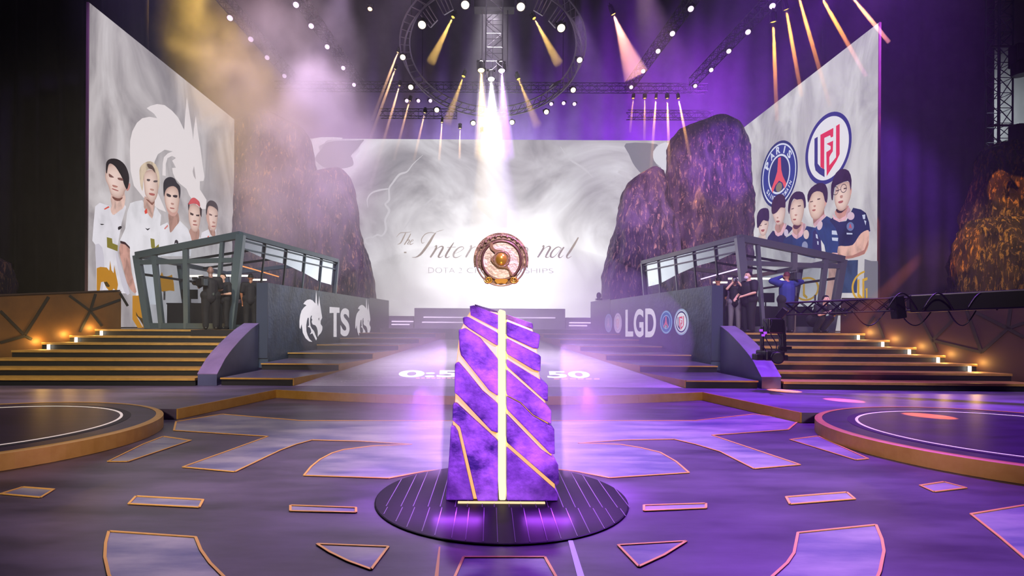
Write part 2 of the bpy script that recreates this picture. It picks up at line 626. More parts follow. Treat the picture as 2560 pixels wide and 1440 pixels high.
for k in range(70):
    g = RS.hit(rr.uniform(800, 985), rr.uniform(928, 962), 2)
    a = rr.uniform(0, PI)
    if g.x > xin(g.y) + .1:
        cf.box(g + Vector((0, 0, .004)), (.035, .02, .004), Matrix.Rotation(a, 3, 'Z'))
tag(cf.build('specks', M('speck_white', 'f2ecf6', .5)), 'pale flecks scattered along the left edge of the runway', 'specks', kind='stuff')

def long_steps(s, label):
    t = thing('side_steps', label, 'steps', (5.4 * s, 13, ZD))
    ys = [13.0, 15.3, 17.6, 19.9, 22.2, 24.5]
    for k, y0 in enumerate(ys):
        y1 = ys[k + 1] if k < 5 else 26.0
        z0, z1 = ZD, ZD + .178 * (k + 1)
        xo0 = -6.22 if y0 < 16 else xwall(y0) + .03
        xo1 = -6.22 if y1 < 16 else xwall(y1) + .03
        q = [(xo0 * -s, y0), (xin(y0) * -s, y0), (xin(y1) * -s, y1), (xo1 * -s, y1)]
        st = MB().prism(q, z0 + .001, z1 - .035).build('step', M('step_side', '14141c', .5), t)
        qq = [(xo0 * -s, y0 - .03), (xin(y0) * -s, y0 - .03), (xin(y1) * -s, y1 - .002), (xo1 * -s, y1 - .002)]
        MB().prism(qq, z1 - .034, z1).build('tread', M('long_tread', '4f4860', .3, 0, '61597a', 1, (1, 3, 1)), st)
        nb = MB()
        nb.bar((xo0 * -s, y0 - .045, z1 - .014), (xin(y0) * -s, y0 - .045, z1 - .014), .03, .034)
        nb.build('gold_nosing', GOLD, st)
        fb = MB()
        e = .025 * -s
        fb.prism([(xin(y0) * -s, y0 - .03), (xin(y0) * -s - e * -1, y0 - .03), (xin(y1) * -s - e * -1, y1 - .03), (xin(y1) * -s, y1 - .03)], ZD + .004, z1 + .002)
        fb.build('gold_side', GOLD, st)
long_steps(-1, 'long shallow gold edged steps below the dragon logo wall')
long_steps(1, 'long shallow gold edged steps below the wall with round crests')

# ------------------------------------------------------------------ side stairs
def xbar(Y): return -12.3 + .42 * (Y - 15.0)      # foot of the left barrier
SK = .045
def stairs(s, label, lamps):
    t = thing('staircase', label, 'staircase', (9.5 * s, 13, ZD))
    lampm = E('fff2dc', 6.0)
    for k in range(1, 8):
        y0, y1 = 12.85 + .63 * (k - 1), 12.85 + .63 * k
        if k == 7: y1 = 17.2
        z = ZD + (ZP - ZD) / 7 * k
        xi = -6.74 - .12 * max(0, y0 - 12.9)
        xi1 = -6.74 - .12 * max(0, y1 - 12.9)
        def sk(x, y): return y - SK * (abs(x) - 6.7)
        dx = .55 if s > 0 else 0.0
        xo = xbar(y0) + .06 + dx; xo1 = xbar(y1) + .06 + dx
        q = [(xi, sk(xi, y0)), (xo, sk(xo, y0)), (xo1, sk(xo1, y1)), (xi1, sk(xi1, y1))]
        qs = [(x * -s, y) for x, y in q]
        st = MB().prism(qs, ZD + .001, z - .056).build('step', M('step_black', '12151a', .5), t)
        q = [(xi, sk(xi, y0) - .03), (xo, sk(xo, y0) - .03), (xo1, sk(xo1, y1) - .032), (xi1, sk(xi1, y1) - .032)]
        MB().prism([(x * -s, y) for x, y in q], z - .055, z).build('tread', GOLD_TREAD, st)
        if k in lamps:
            lx = (xo + .22) * -s
            ly = sk(xo, y0) - .06
            lm = MB().lathe([(.03, 0), (.035, .01), (.035, .13), (.03, .14)], (lx, ly, z - .19), n=12)
            lm.build('step_light', lampm, st, True)
            b = bpy.data.lights.new('step_glow', 'POINT'); b.energy = 16; b.color = (1, .55, .12); b.shadow_soft_size = .05
            bo = bpy.data.objects.new('step_glow', b); COL.objects.link(bo)
            bo.location = (lx + .2 * s, ly + .05, z + .02)
stairs(-1, 'wide gold and black stairs on the left, up to the glass booth', (5, 6, 7))
stairs(1, 'wide gold and black stairs on the right, beside the camera crane', (3, 4, 5, 6, 7))

# ------------------------------------------------------------------ stair cheek walls
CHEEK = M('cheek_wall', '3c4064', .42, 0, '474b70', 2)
CHTOP = M('cheek_top', '6a5a86', .38, 0, '7d6a9c', 1.2, (2, 1, 2))  # violet light on the upper face is put into this colour
def cheek(s, label):
    t = thing('cheek_wall', label, 'stair cheek wall', (6.5 * s, 13, ZD))
    prof = [(12.88, .43), (13.1, .56), (13.4, .74), (13.7, .87), (14.0, .98), (14.5, 1.15), (15, 1.3), (15.5, 1.44), (16.25, 1.6)]
    def xi(y): return (-6.27 - .13 * (y - 12.9)) * -s
    def xo(y): return (-6.71 - .12 * (y - 12.9)) * -s
    b = MB(); n = len(prof)
    vs = []
    for y, z in prof:
        vs += [(xi(y), y, ZD + .002), (xi(y), y, z), (xo(y), y, z), (xo(y), y, ZD + .002)]
    fs = []
    for i in range(n - 1):
        a, c = i * 4, i * 4 + 4
        fs += [(a, c, c + 1, a + 1), (a + 1, c + 1, c + 2, a + 2), (a + 2, c + 2, c + 3, a + 3), (a + 3, c + 3, c, a)]
    fs += [(0, 1, 2, 3), (4 * n - 1, 4 * n - 2, 4 * n - 3, 4 * n - 4)]
    if s < 0: fs = [tuple(reversed(f)) for f in fs]
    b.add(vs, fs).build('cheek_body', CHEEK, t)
    tb = MB(); vs = []
    for y, z in prof:
        vs += [(xi(y) * .9985, y, z + .003), (xo(y) * 1.0015, y, z + .003), (xo(y) * 1.0015, y, z + .02), (xi(y) * .9985, y, z + .02)]
    fs = []
    for i in range(n - 1):
        a, c = i * 4, i * 4 + 4
        fs += [(a + k, c + k, c + (k + 1) % 4, a + (k + 1) % 4) for k in range(4)]
    fs += [(0, 1, 2, 3), (4 * n - 1, 4 * n - 2, 4 * n - 3, 4 * n - 4)]
    tb.add(vs, fs).build('lit_top', CHTOP, t)
cheek(-1, 'curved stair cheek wall with a purple lit top, left of the runway')
cheek(1, 'curved stair cheek wall with a purple lit top, right of the runway beside the crane')

# ------------------------------------------------------------------ back platform
bp = thing('back_platform', 'raised back stage platform carrying the glass booths', 'stage platform', (0, 25, 0))
PFM = M('platform_floor', '2c2834', .4)
MB().prism([(-14.2, 17.32), (-7.15, 17.32), (-5.98, 29.6), (-5.98, 34.4), (-14.2, 34.4)], .3, ZP).build('platform_top', PFM, bp)
MB().prism([(14.4, 17.32), (7.15, 17.32), (5.98, 29.6), (5.98, 34.4), (14.4, 34.4)], .3, ZP).build('platform_top', PFM, bp)
MB().prism([(-5.1, 26.05), (5.1, 26.05), (5.1, 34.4), (-5.1, 34.4)], .3, ZP).build('platform_top', PFM, bp)

def led_riser(px0, px1, y_top, Y, zb, label):
    a, b = P(px0, y_top, Y), P(px1, y_top, Y)
    z = (a.z + b.z) / 2
    t = thing('stage_riser', label, 'stage riser', ((a.x + b.x) / 2, Y, zb))
    MB().box(((a.x + b.x) / 2, Y + 1, (z + zb) / 2), (b.x - a.x, 2, z - zb)).build('riser_box', M('riser_lilac', 'a294b6', .5), t)
    for dz, k in ((z - zb) * .55, .97), ((z - zb) * .3, .8):
        MB().box((a.x + (b.x - a.x) * k / 2 + .1, Y - .03, zb + dz), ((b.x - a.x) * k * .9, .04, .05)).build('light_strip', E('f4dcff', 2.2), t)
led_riser(1036, 1413, 771, 29.0, ZP, 'wide centre stage riser with white light strips under the big screen')
led_riser(972, 1034, 790, 29.4, ZP, 'low stage riser with light strips beside the dragon logo wall end')
led_riser(1415, 1478, 794, 29.4, ZP, 'low stage riser with light strips beside the far end of the crest wall')

# ------------------------------------------------------------------ setting: drapes, ceiling
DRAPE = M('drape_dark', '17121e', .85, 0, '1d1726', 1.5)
def drape(name, x0, x1, Y, z0, z1, mat, label, amp=.12, per=.9):
    n = max(8, int(abs(x1 - x0) / per * 6))
    vs, fs = [], []
    for i in range(n + 1):
        x = x0 + (x1 - x0) * i / n
        y = Y + amp * math.sin(2 * PI * (x - x0) / per) + amp * .6 * math.sin(x * 1.7)
        vs += [(x, y, z0), (x, y, z1)]
    for i in range(n):
        fs.append((2 * i, 2 * i + 2, 2 * i + 3, 2 * i + 1))
    o = MB().add(vs, fs).build(name, mat, None, True)
    sd = o.modifiers.new('cloth', 'SOLIDIFY'); sd.thickness = .03; sd.offset = 1
    return tag(o, label, kind='structure')
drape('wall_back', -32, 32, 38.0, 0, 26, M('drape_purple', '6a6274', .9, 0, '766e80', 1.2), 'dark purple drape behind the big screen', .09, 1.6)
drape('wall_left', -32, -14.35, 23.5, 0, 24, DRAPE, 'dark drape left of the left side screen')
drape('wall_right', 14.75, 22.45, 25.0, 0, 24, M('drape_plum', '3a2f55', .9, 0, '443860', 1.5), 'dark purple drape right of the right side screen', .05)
tag(MB().box((0, 20, 26.2), (66, 46, .3)).build('ceiling', M('ceiling_dark', '120e1a', .9)), 'dark ceiling above the light rig', kind='structure')
# pale tent side beyond the tower
tw = MB()
vs = []
for i in range(9):
    vs += [(21.5 + i * 1.4, 31 - .05 * i + .12 * (i % 2), 0), (21.5 + i * 1.4, 31 - .05 * i + .12 * (i % 2), 24)]
tw.add(vs, [(2 * i, 2 * i + 2, 2 * i + 3, 2 * i + 1) for i in range(8)])
for k in range(7):
    pass
tag(tw.build('wall_side', M('tent_canvas', '6e6a6c', .8, 0, '8a8584', .4, (1, 1, .4))), 'grey canvas hall wall behind the steel tower', kind='structure')

# ------------------------------------------------------------------ faceted barrier walls at the stair ends
def barrier(s, label, pans, seams, z_near, z_far, dx=0.0, yfar=17.25):
    t = thing('barrier_wall', label, 'barrier wall', (12.5 * s, 14.5, ZD))
    y0, y1 = 9.6, yfar
    def X(y): return (xbar(y) + dx) * -s
    zt = lambda y: z_far + (z_near - z_far) * (y1 - y) / (y1 - 14.3)
    b = MB()
    o = .3
    b.prism([(X(y0), y0), (X(y1), y1), (X(y1) + o * s, y1), (X(y0) + o * s, y0)], ZD + .002, [zt(y0), zt(y1), zt(y1), zt(y0)])
    b.build('barrier_body', pans, t)
    n = Vector((-(y1 - y0), (X(y1) - X(y0)), 0)).normalized()
    if n.x * s > 0: n = -n
    S = Surf((X(y0), y0, 0), n, .012)
    for pl in seams:
        m = MB()
        pts = [S.hit(*p, 1) for p in pl]
        for a, c in zip(pts[:-1], pts[1:]):
            m.bar(a, c, .02, .07, up=n.cross(c - a))
        m.build('panel_seam', BLACK, t)
    m = MB().bar((X(y0) + .15 * s, y0, zt(y0) + .02), (X(y1) + .15 * s, y1, zt(y1) + .02), .36, .04)
    m.build('coping', M('coping_brown', '2a1d16', .5), t)
zl = zoom(2.4, 0, 640); zr = zoom(2.483, 1840, 640)
barrier(-1, 'brown faceted barrier wall with dark seams left of the stairs', M('bronze_left', '6a4a26', .55, .3, '4b331a', .7), [
    zl([(0, 330), (140, 470)]), zl([(290, 245), (150, 470)]), zl([(415, 238), (540, 330), (610, 420)]), zl([(572, 228), (540, 330), (478, 455)]),
    zl([(0, 520), (150, 480), (190, 500)]), zl([(540, 328), (720, 262)]), zl([(718, 222), (765, 300)])], 2.27, 2.58)
barrier(1, 'reddish brown faceted barrier wall with dark seams behind the camera crane', M('bronze_right', '3e2620', .6, .15, '2e1a18', .7), [
    zr([(1130, 350), (1220, 525), (1250, 595)]), zr([(1345, 400), (1220, 525)]), zr([(1310, 325), (1345, 400)]), zr([(1430, 330), (1455, 400), (1525, 598)]),
    zr([(1220, 525), (1525, 598)]), zr([(1525, 598), (1690, 450)]), zr([(1480, 345), (1690, 450), (1788, 505)]), zr([(1705, 330), (1690, 450), (1788, 415)]),
    zr([(875, 395), (920, 510)]), zr([(860, 375), (815, 440)])], 2.3, 2.46, .55)
# ------------------------------------------------------------------ stone plinth
STONE = M('purple_stone', '2a2450', .55, 0, 'a08cb4', 3.2, (1, 1, 1), 10, .36, .64, bump=.8, bscale=7)
STONE2 = M('purple_stone_dark', '221c46', .5, 0, '9480ac', 2.6, (1, 1, 1), 10, .36, .66, bump=.8, bscale=6)
GLOWGOLD = E('ffe4b6', 1.6)
MY = 5.03
plinth = thing('stone_plinth', 'tall plinth of purple stone slabs split by a glowing gold strip', 'plinth', (CXM, MY + .4, .016))
zm = zoom(1.894, 1080, 560)
slabs = [
    ([(195, 372), (313, 408), (313, 426), (205, 392)], .3, .75),
    ([(178, 388), (198, 384), (313, 430), (313, 499), (240, 462), (182, 432)], .04, .7),
    ([(145, 442), (168, 437), (313, 516), (313, 578), (290, 566), (172, 492), (148, 472)], .0, .78),
    ([(125, 500), (158, 492), (230, 540), (313, 640), (313, 817), (270, 790), (136, 622), (129, 592)], .02, .8),
    ([(108, 662), (125, 652), (160, 692), (240, 790), (313, 852), (313, 992), (280, 980), (122, 812), (106, 800)], .0, .82),
    ([(98, 852), (115, 846), (200, 925), (313, 1028), (313, 1328), (215, 1328), (132, 962), (96, 930)], .0, .85),
    ([(88, 957), (106, 958), (122, 985), (197, 1328), (64, 1328), (80, 1100)], .02, .83),
    ([(355, 424), (490, 470), (493, 498), (355, 456)], .3, .75),
    ([(353, 460), (510, 522), (514, 532), (506, 592), (482, 590), (353, 530)], .03, .7),
    ([(353, 540), (512, 622), (516, 630), (514, 700), (482, 692), (353, 614)], .0, .78),
    ([(353, 640), (545, 758), (552, 770), (551, 846), (535, 838), (353, 674)], .04, .8),
    ([(353, 690), (545, 858), (566, 885), (566, 950), (480, 905), (420, 845), (353, 810)], .0, .82),
    ([(353, 815), (420, 850), (480, 910), (572, 962), (581, 975), (583, 1095), (560, 1090), (353, 878)], .02, .82),
    ([(353, 900), (520, 1072), (580, 1112), (598, 1140), (603, 1228), (592, 1242), (353, 1034)], .0, .85),
    ([(353, 1058), (590, 1266), (601, 1285), (598, 1328), (353, 1328)], .02, .85),
]
def slab(pl, y0, y1, mat, parent, name='stone_slab'):
    pts = [P(x, y, MY) for x, y in zm(pl)]
    n = len(pts)
    b = MB()
    vs = [(p.x, MY + y0, max(p.z, .017)) for p in pts] + [(p.x, MY + y1, max(p.z, .017)) for p in pts]
    tri = tessellate_polygon([[Vector((p.x, p.z, 0)) for p in pts]])
    fs = []
    for t in tri:
        a, c, d = (Vector(vs[i]) for i in t)
        if (c - a).cross(d - a).y > 0: t = tuple(reversed(t))
        fs.append(tuple(t)); fs.append(tuple(n + i for i in reversed(t)))
    # side faces, outward
    area = sum(pts[i].x * pts[(i + 1) % n].z - pts[(i + 1) % n].x * pts[i].z for i in range(n))
    for i in range(n):
        j = (i + 1) % n
        f = (i, n + i, n + j, j) if area > 0 else (i, j, n + j, n + i)
        fs.append(f)
    return b.add(vs, fs).build(name, mat, parent, bevel=.012)
for k, (pl, y0, y1) in enumerate(slabs):
    slab(pl, y0, y1, STONE if k % 2 else STONE2, plinth)
# gold filling seen in the gaps
core = [(190, 400), (313, 420), (313, 1326), (192, 1326), (96, 950), (108, 830), (112, 670), (130, 510), (160, 445)]
SEAM = M('gold_seam', 'e8c070', .4, .3, emit='f0b440', estr=1.0)  # emission added to keep the gold bright under the violet light
slab(core, .06, .6, SEAM, plinth, 'gold_core')
core = [(353, 450), (480, 500), (500, 600), (505, 690), (540, 850), (555, 960), (570, 1100), (585, 1240), (590, 1326), (353, 1326)]
slab(core, .06, .6, SEAM, plinth, 'gold_core')
slab([(318, 402), (349, 412), (350, 1330), (318, 1330)], .03, .65, GLOWGOLD, plinth, 'light_strip')
a, b = P(1145, 1264, MY - .03), P(1362, 1264, MY - .03)
MB().box(((a.x + b.x) / 2, MY - .045, .022), (b.x - a.x, .03, .012)).build('base_line', E('ffd9a8', 1.2), plinth)

# ------------------------------------------------------------------ round shield trophy hanging in the light above it
AY = 5.25
BRONZE = M('shield_bronze', '7d6054', .38, .35, '9d7c66', 9, bump=.5, bscale=22)
BRONZE2 = M('shield_plate', 'c9aea4', .45, .25, 'dcc6ba', 12, bump=.25, bscale=30)
GOLD2 = M('shield_gold', 'e0aa48', .25, .6)
ac = P(1252, 654, AY)
K = AY / F
sh = thing('round_shield_trophy', 'round bronze and gold shield trophy floating in white light above the plinth', 'trophy', (ac.x, AY, ac.z - 60 * K))
za = zoom(8.0, 1140, 560)
def plate(pl, y0, y1, mat, name, parent=sh, bevel=.004, sm=0):
    pts = za(pl)
    if sm: pts = smooth_poly(pts, sm)
    pts = [P(x, y, AY) for x, y in pts]
    n = len(pts)
    vs = [(p.x, AY + y0, p.z) for p in pts] + [(p.x, AY + y1, p.z) for p in pts]
    fs = []
    for t in tessellate_polygon([[Vector((p.x, p.z, 0)) for p in pts]]):
        a, c, d = (Vector(vs[i]) for i in t)
        if (c - a).cross(d - a).y > 0: t = tuple(reversed(t))
        fs.append(tuple(t)); fs.append(tuple(n + i for i in reversed(t)))
    area = sum(pts[i].x * pts[(i + 1) % n].z - pts[(i + 1) % n].x * pts[i].z for i in range(n))
    for i in range(n):
        j = (i + 1) % n
        fs.append((i, n + i, n + j, j) if area > 0 else (i, j, n + j, n + i))
    return MB().add(vs, fs).build(name, mat, parent, bevel=bevel)
outer = [(900 + 550 * math.cos(a), 725 - 550 * math.sin(a)) for a in [PI * 1.02 - i * PI * 1.04 / 30 for i in range(31)]]
# crown-like outer rim: arc over the top, notched ears, narrow scroll foot
rim = outer + [(1435, 870), (1400, 850), (1330, 890), (1255, 930), (1225, 1000), (1222, 1180), (1170, 1195), (1100, 1180), (1040, 1210), (980, 1190),
               (900, 1215), (830, 1190), (770, 1215), (700, 1180), (630, 1195), (575, 1175), (570, 1000), (540, 930), (470, 880), (400, 845), (365, 865)]
plate(rim, -.01, .05, BRONZE, 'rim')
ringb = MB()
cc = P(*za([(905, 735)])[0], AY)
def torus(mb, R, r, y, n=64, m=10):
    vs, fs = [], []
    for i in range(n):
        t = 2 * PI * i / n
        for j in range(m):
            u = 2 * PI * j / m
            rr = R + r * math.cos(u)
            vs.append((cc.x + rr * math.cos(t), y + r * math.sin(u), cc.z + rr * math.sin(t)))
    for i in range(n):
        for j in range(m):
            fs.append((i * m + j, ((i + 1) % n) * m + j, ((i + 1) % n) * m + (j + 1) % m, i * m + (j + 1) % m))
    mb.add(vs, fs)
torus(ringb, 385 / 8 * K, .014, AY - .015)
ringb.build('inner_ring', M('shield_brown', '6a4a44', .35, .4), sh, True)
r2 = MB(); torus(r2, 500 / 8 * K, .008, AY - .012); torus(r2, 440 / 8 * K, .005, AY - .012)
MB_top = r2.build('engraved_ring', M('shield_edge', '9a7c70', .35, .4), sh, True)
plate([(905 + 375 * math.cos(2 * PI * i / 48), 735 - 375 * math.sin(2 * PI * i / 48)) for i in range(48)], -.02, .0, BRONZE2, 'face_plate')
# swirling S-shaped relief
plate([(700, 380), (735, 400), (745, 470), (800, 520), (900, 530), (1020, 570), (1085, 650), (1080, 730), (1040, 790), (1030, 850), (1080, 930), (1130, 1020),
       (1110, 1050), (1070, 1010), (1050, 930), (980, 890), (860, 880), (780, 830), (700, 740), (700, 690), (760, 640), (770, 580), (700, 520), (675, 450)],
      -.04, -.01, M('shield_swirl', '8d6a52', .35, .4), 'swirl', sm=3)
bm_ = MB().ell(P(*za([(905, 715)])[0], AY) + Vector((0, -.03, 0)), (112 / 8 * K, .045, 125 / 8 * K), 28, 18)
bm_.build('boss', GOLD2, sh, True)
tb = MB()
bc = P(*za([(905, 715)])[0], AY)
n = 40
vs, fs = [], []
for i in range(n):
    t = 2 * PI * i / n
    for j in range(8):
        u = 2 * PI * j / 8
        rr = 150 / 8 * K + .009 * math.cos(u)
        vs.append((bc.x + rr * math.cos(t), AY - .035 + .009 * math.sin(u), bc.z + rr * math.sin(t)))
for i in range(n):
    for j in range(8):
        fs.append((i * 8 + j, ((i + 1) % n) * 8 + j, ((i + 1) % n) * 8 + (j + 1) % 8, i * 8 + (j + 1) % 8))
tb.add(vs, fs).build('boss_ring', BRONZE, sh, True)
# scrolls of the foot
for sx in (-1, 1):
    sc = MB()
    pts = []
    for i in range(26):
        a = i / 25 * 3.6 * PI
        r = (95 - i * 3.2)
        pts.append(P(*za([(905 + sx * (255 + r * math.cos(a) * .9), 1115 + r * math.sin(a) * .75)])[0], AY - .02))
    sc.tube(pts, .007, 8).build('scroll', GOLD2, sh, True)
plate([(790, 1100), (1020, 1100), (1045, 1140), (985, 1205), (905, 1185), (825, 1205), (765, 1140)], -.03, .0, GOLD2, 'foot_plate')
for k in range(9):
    a = PI * (.2 + .6 * k / 8)
    p = P(*za([(905 + 480 * math.cos(a), 725 - 480 * math.sin(a))])[0], AY - .02)
    MB().ell(p, (.012, .012, .016), 10, 6).build('crest_stud', BRONZE, sh, True)
# ------------------------------------------------------------------ LED screens
def cloud_mat(name, stops, scale, stretch, glow=None, strength=1.0, warp=1.2, seed=0.0):
    m, nt, out = base_mat(name)
    mp = coords(nt, stretch)
    mp.inputs['Location'].default_value = (seed, seed * .7, seed * 1.3)
    w = node(nt, 'ShaderNodeTexNoise'); w.inputs['Scale'].default_value = scale * .7; w.inputs['Detail'].default_value = 3
    nt.links.new(mp.outputs[0], w.inputs['Vector'])
    mixv = node(nt, 'ShaderNodeMix', data_type='VECTOR')
    mixv.inputs[0].default_value = .35
    nt.links.new(mp.outputs[0], mixv.inputs[4]); nt.links.new(w.outputs['Color'], mixv.inputs[5])
    n = node(nt, 'ShaderNodeTexNoise'); n.inputs['Scale'].default_value = scale; n.inputs['Detail'].default_value = 7; n.inputs['Roughness'].default_value = .55
    n.inputs['Distortion'].default_value = warp
    nt.links.new(mixv.outputs[1], n.inputs['Vector'])
    r = ramp(nt, stops)
    nt.links.new(n.outputs['Fac'], r.inputs[0])
    col = r.outputs[0]
    e = node(nt, 'ShaderNodeEmission')
    e.inputs['Strength'].default_value = strength
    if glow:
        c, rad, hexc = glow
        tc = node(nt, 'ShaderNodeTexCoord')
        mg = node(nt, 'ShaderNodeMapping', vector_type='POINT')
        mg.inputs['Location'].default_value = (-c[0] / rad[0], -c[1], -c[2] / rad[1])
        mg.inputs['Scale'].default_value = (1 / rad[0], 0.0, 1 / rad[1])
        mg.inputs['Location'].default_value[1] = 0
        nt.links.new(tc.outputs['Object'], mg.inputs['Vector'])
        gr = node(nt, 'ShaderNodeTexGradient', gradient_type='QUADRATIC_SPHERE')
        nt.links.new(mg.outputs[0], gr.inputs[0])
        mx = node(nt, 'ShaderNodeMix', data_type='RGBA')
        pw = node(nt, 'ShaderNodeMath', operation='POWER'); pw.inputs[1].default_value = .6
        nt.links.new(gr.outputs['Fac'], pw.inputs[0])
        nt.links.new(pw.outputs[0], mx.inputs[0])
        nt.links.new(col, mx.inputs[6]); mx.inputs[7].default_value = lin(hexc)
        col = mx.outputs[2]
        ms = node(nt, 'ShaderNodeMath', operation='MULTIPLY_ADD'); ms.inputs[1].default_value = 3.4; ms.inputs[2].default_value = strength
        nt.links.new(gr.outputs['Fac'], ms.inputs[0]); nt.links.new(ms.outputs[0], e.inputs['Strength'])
    nt.links.new(col, e.inputs['Color'])
    nt.links.new(e.outputs[0], out.inputs['Surface'])
    return m

# ---- big screen
bs = thing('stage_screen', 'big back screen of white clouds with large script lettering', 'LED screen', (0, 34, ZP))
BACKM = cloud_mat('screen_clouds', [(.28, '7d7984'), (.42, 'aea8b0'), (.54, 'ccc7ce'), (.68, 'e6e3ea')], .26, (1, 1, 1.25), ((.6, 34, 3.2), (10.0, 8.5), 'fffdfb'), 1.0, 1.6, 3.0)  # bright centre is the bloom around the shield, put into the emission
tl, tr = P(770, 343, 34), P(1684, 355, 34)
BX0, BX1, BZT = tl.x, tr.x, (tl.z + tr.z) / 2
CASE = M('screen_casing', '0d0c12', .6)
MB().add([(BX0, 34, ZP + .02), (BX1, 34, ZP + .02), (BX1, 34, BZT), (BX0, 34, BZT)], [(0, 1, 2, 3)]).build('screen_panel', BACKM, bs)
MB().box(((BX0 + BX1) / 2, 34.17, (ZP + BZT) / 2 + .01), (BX1 - BX0, .3, BZT - ZP - .02)).build('casing', CASE, bs)
BS = Surf((0, 34.0, 0), (0, -1, 0), .006)
zi = zoom(4.923, 960, 560)
S = []
def st(pts, w): S.append((zi(pts), [x / 4.923 for x in w]))
st([(345, 410), (395, 408), (450, 372), (505, 305), (560, 225), (605, 150), (640, 105)], [4, 12, 26, 30, 30, 22, 5])
st([(640, 118), (575, 105), (505, 128), (462, 190), (470, 235), (500, 225)], [4, 7, 9, 10, 8, 3])
st([(640, 100), (690, 84), (735, 70)], [3, 6, 2])
def n_(x):
    st([(x + 50, 285), (x + 75, 265), (x + 70, 300), (x + 35, 360), (x, 412)], [4, 14, 24, 24, 20])
    st([(x + 35, 360), (x + 95, 295), (x + 140, 275), (x + 155, 295), (x + 120, 360), (x + 100, 405), (x + 130, 410), (x + 165, 385)], [4, 6, 14, 24, 24, 20, 8, 3])
def t_(x):
    st([(x + 105, 228), (x + 50, 310), (x + 5, 390), (x + 18, 415), (x + 60, 395)], [8, 24, 24, 14, 3])
    st([(x + 20, 290), (x + 130, 282)], [6, 6])
def e_(x):
    st([(x + 20, 365), (x + 90, 335), (x + 130, 300), (x + 110, 280), (x + 60, 300), (x + 10, 360), (x + 10, 405), (x + 50, 412), (x + 110, 380)], [4, 6, 10, 12, 16, 26, 22, 12, 3])
def r_(x):
    st([(x + 40, 285), (x + 65, 265), (x + 60, 300), (x + 25, 360), (x - 5, 412)], [4, 14, 24, 24, 20])
    st([(x + 25, 360), (x + 80, 295), (x + 120, 280)], [4, 8, 16])
def a_(x):
    st([(x + 130, 300), (x + 95, 282), (x + 45, 310), (x + 5, 365), (x + 5, 405), (x + 40, 405), (x + 90, 355), (x + 135, 295)], [8, 10, 14, 24, 22, 10, 5, 4])
    st([(x + 165, 285), (x + 120, 350), (x + 100, 398), (x + 120, 415), (x + 160, 385)], [16, 24, 22, 10, 3])
def i_(x):
    st([(x + 60, 285), (x + 25, 345), (x, 395), (x + 20, 415), (x + 60, 385)], [16, 24, 22, 10, 3])
def o_(x):
    st([(x + 60, 280), (x + 15, 330), (x + 5, 395), (x + 45, 410), (x + 95, 360), (x + 105, 300), (x + 60, 280)], [8, 20, 24, 12, 18, 20, 8])
S_IN = []
n_(570); t_(755)
k0 = len(S); e_(850); r_(1010); n_(1120); a_(1270); t_(1420); i_(1550); o_(1660); S_IN, S = S[k0:], S[:k0]
n_(1890); a_(2050)
st([(2392, 165), (2340, 255), (2290, 335), (2250, 395), (2265, 420), (2310, 395)], [14, 26, 26, 22, 12, 3])
st([(155, 160), (200, 112), (270, 105), (335, 98)], [3, 8, 8, 3])
st([(268, 108), (238, 170), (205, 232), (165, 252)], [10, 16, 14, 3])
st([(330, 118), (295, 185), (250, 255)], [10, 14, 12])
st([(268, 225), (305, 195), (312, 210), (290, 245), (312, 248)], [3, 8, 12, 10, 3])
st([(318, 228), (358, 205), (350, 192), (322, 225), (325, 252), (365, 235)], [3, 5, 6, 10, 9, 3])
st([(245, 350), (275, 350)], [16, 16])
SM_ = [s_ for s_ in S if max(p[0] for p in s_[0]) < 1038]
strokes('script_lettering', BS, SM_, 1, E('b3a29c', 1.0), bs)
strokes('script_lettering', BS, [s_ for s_ in S if s_ not in SM_], 1, E('b3a29c', 1.0), bs)
strokes('script_lettering', BS, S_IN, 1, E('d6c9c4', 1.05), bs)  # letters near the shield paled to match the painted bloom
for wd, pts in (('DOTA 2', ((545, 534), (965, 540), (962, 604), (545, 604))), ('CHAMPIONSH', ((1020, 540), (1885, 545), (1885, 606), (1020, 604))), ('IPS', ((1910, 545), (2085, 548), (2085, 606), (1910, 604)))):
    mb = MB(); word(mb, BS, wd, *zi(pts), 1, -.012)
    mb.build('small_lettering', E('d2c8cc', 1.15), bs)
# faint square emblem in the glow and ragged painted cloud edges
fa = zoom(2.56, 760, 300)
art('square_emblem', BS, [fa([(1105, 515), (1300, 512), (1300, 690), (1250, 690), (1110, 560)])], 1, E('f3ecea', 1.0), bs)
art('torn_cloud', BS, [fa([(60, 118), (235, 112), (230, 124), (150, 130), (130, 150), (95, 170), (100, 200), (75, 235), (60, 262), (48, 200)]),
                       fa([(400, 122), (385, 150), (365, 165), (355, 200), (325, 240), (350, 290), (300, 325), (205, 340), (150, 320), (260, 310), (310, 300), (318, 250), (300, 230), (345, 180), (375, 140)])], 1, E('d9d2dc', 1.0), bs, 3)
art('torn_cloud', BS, [fa([(2255, 170), (2335, 150), (2330, 300), (2310, 320), (2270, 300), (2235, 240)])], 1, E('dcdce4', 1.0), bs, 3)
art('dark_cloud', BS, [fa([(70, 240), (110, 190), (160, 140), (340, 130), (385, 128), (360, 160), (345, 190), (310, 235), (315, 290), (240, 312), (150, 312), (95, 280)])], 1, E('8f8893', .95), bs, 3)
art('dark_cloud', BS, [fa([(2060, 150), (2260, 155), (2235, 200), (2240, 260), (2290, 320), (2200, 370), (2120, 300), (2080, 220)])], 1, E('8a8792', .95), bs, 3)
S = []
def ln(pts, w): S.append((fa(pts), [x / 2.56 for x in w]))
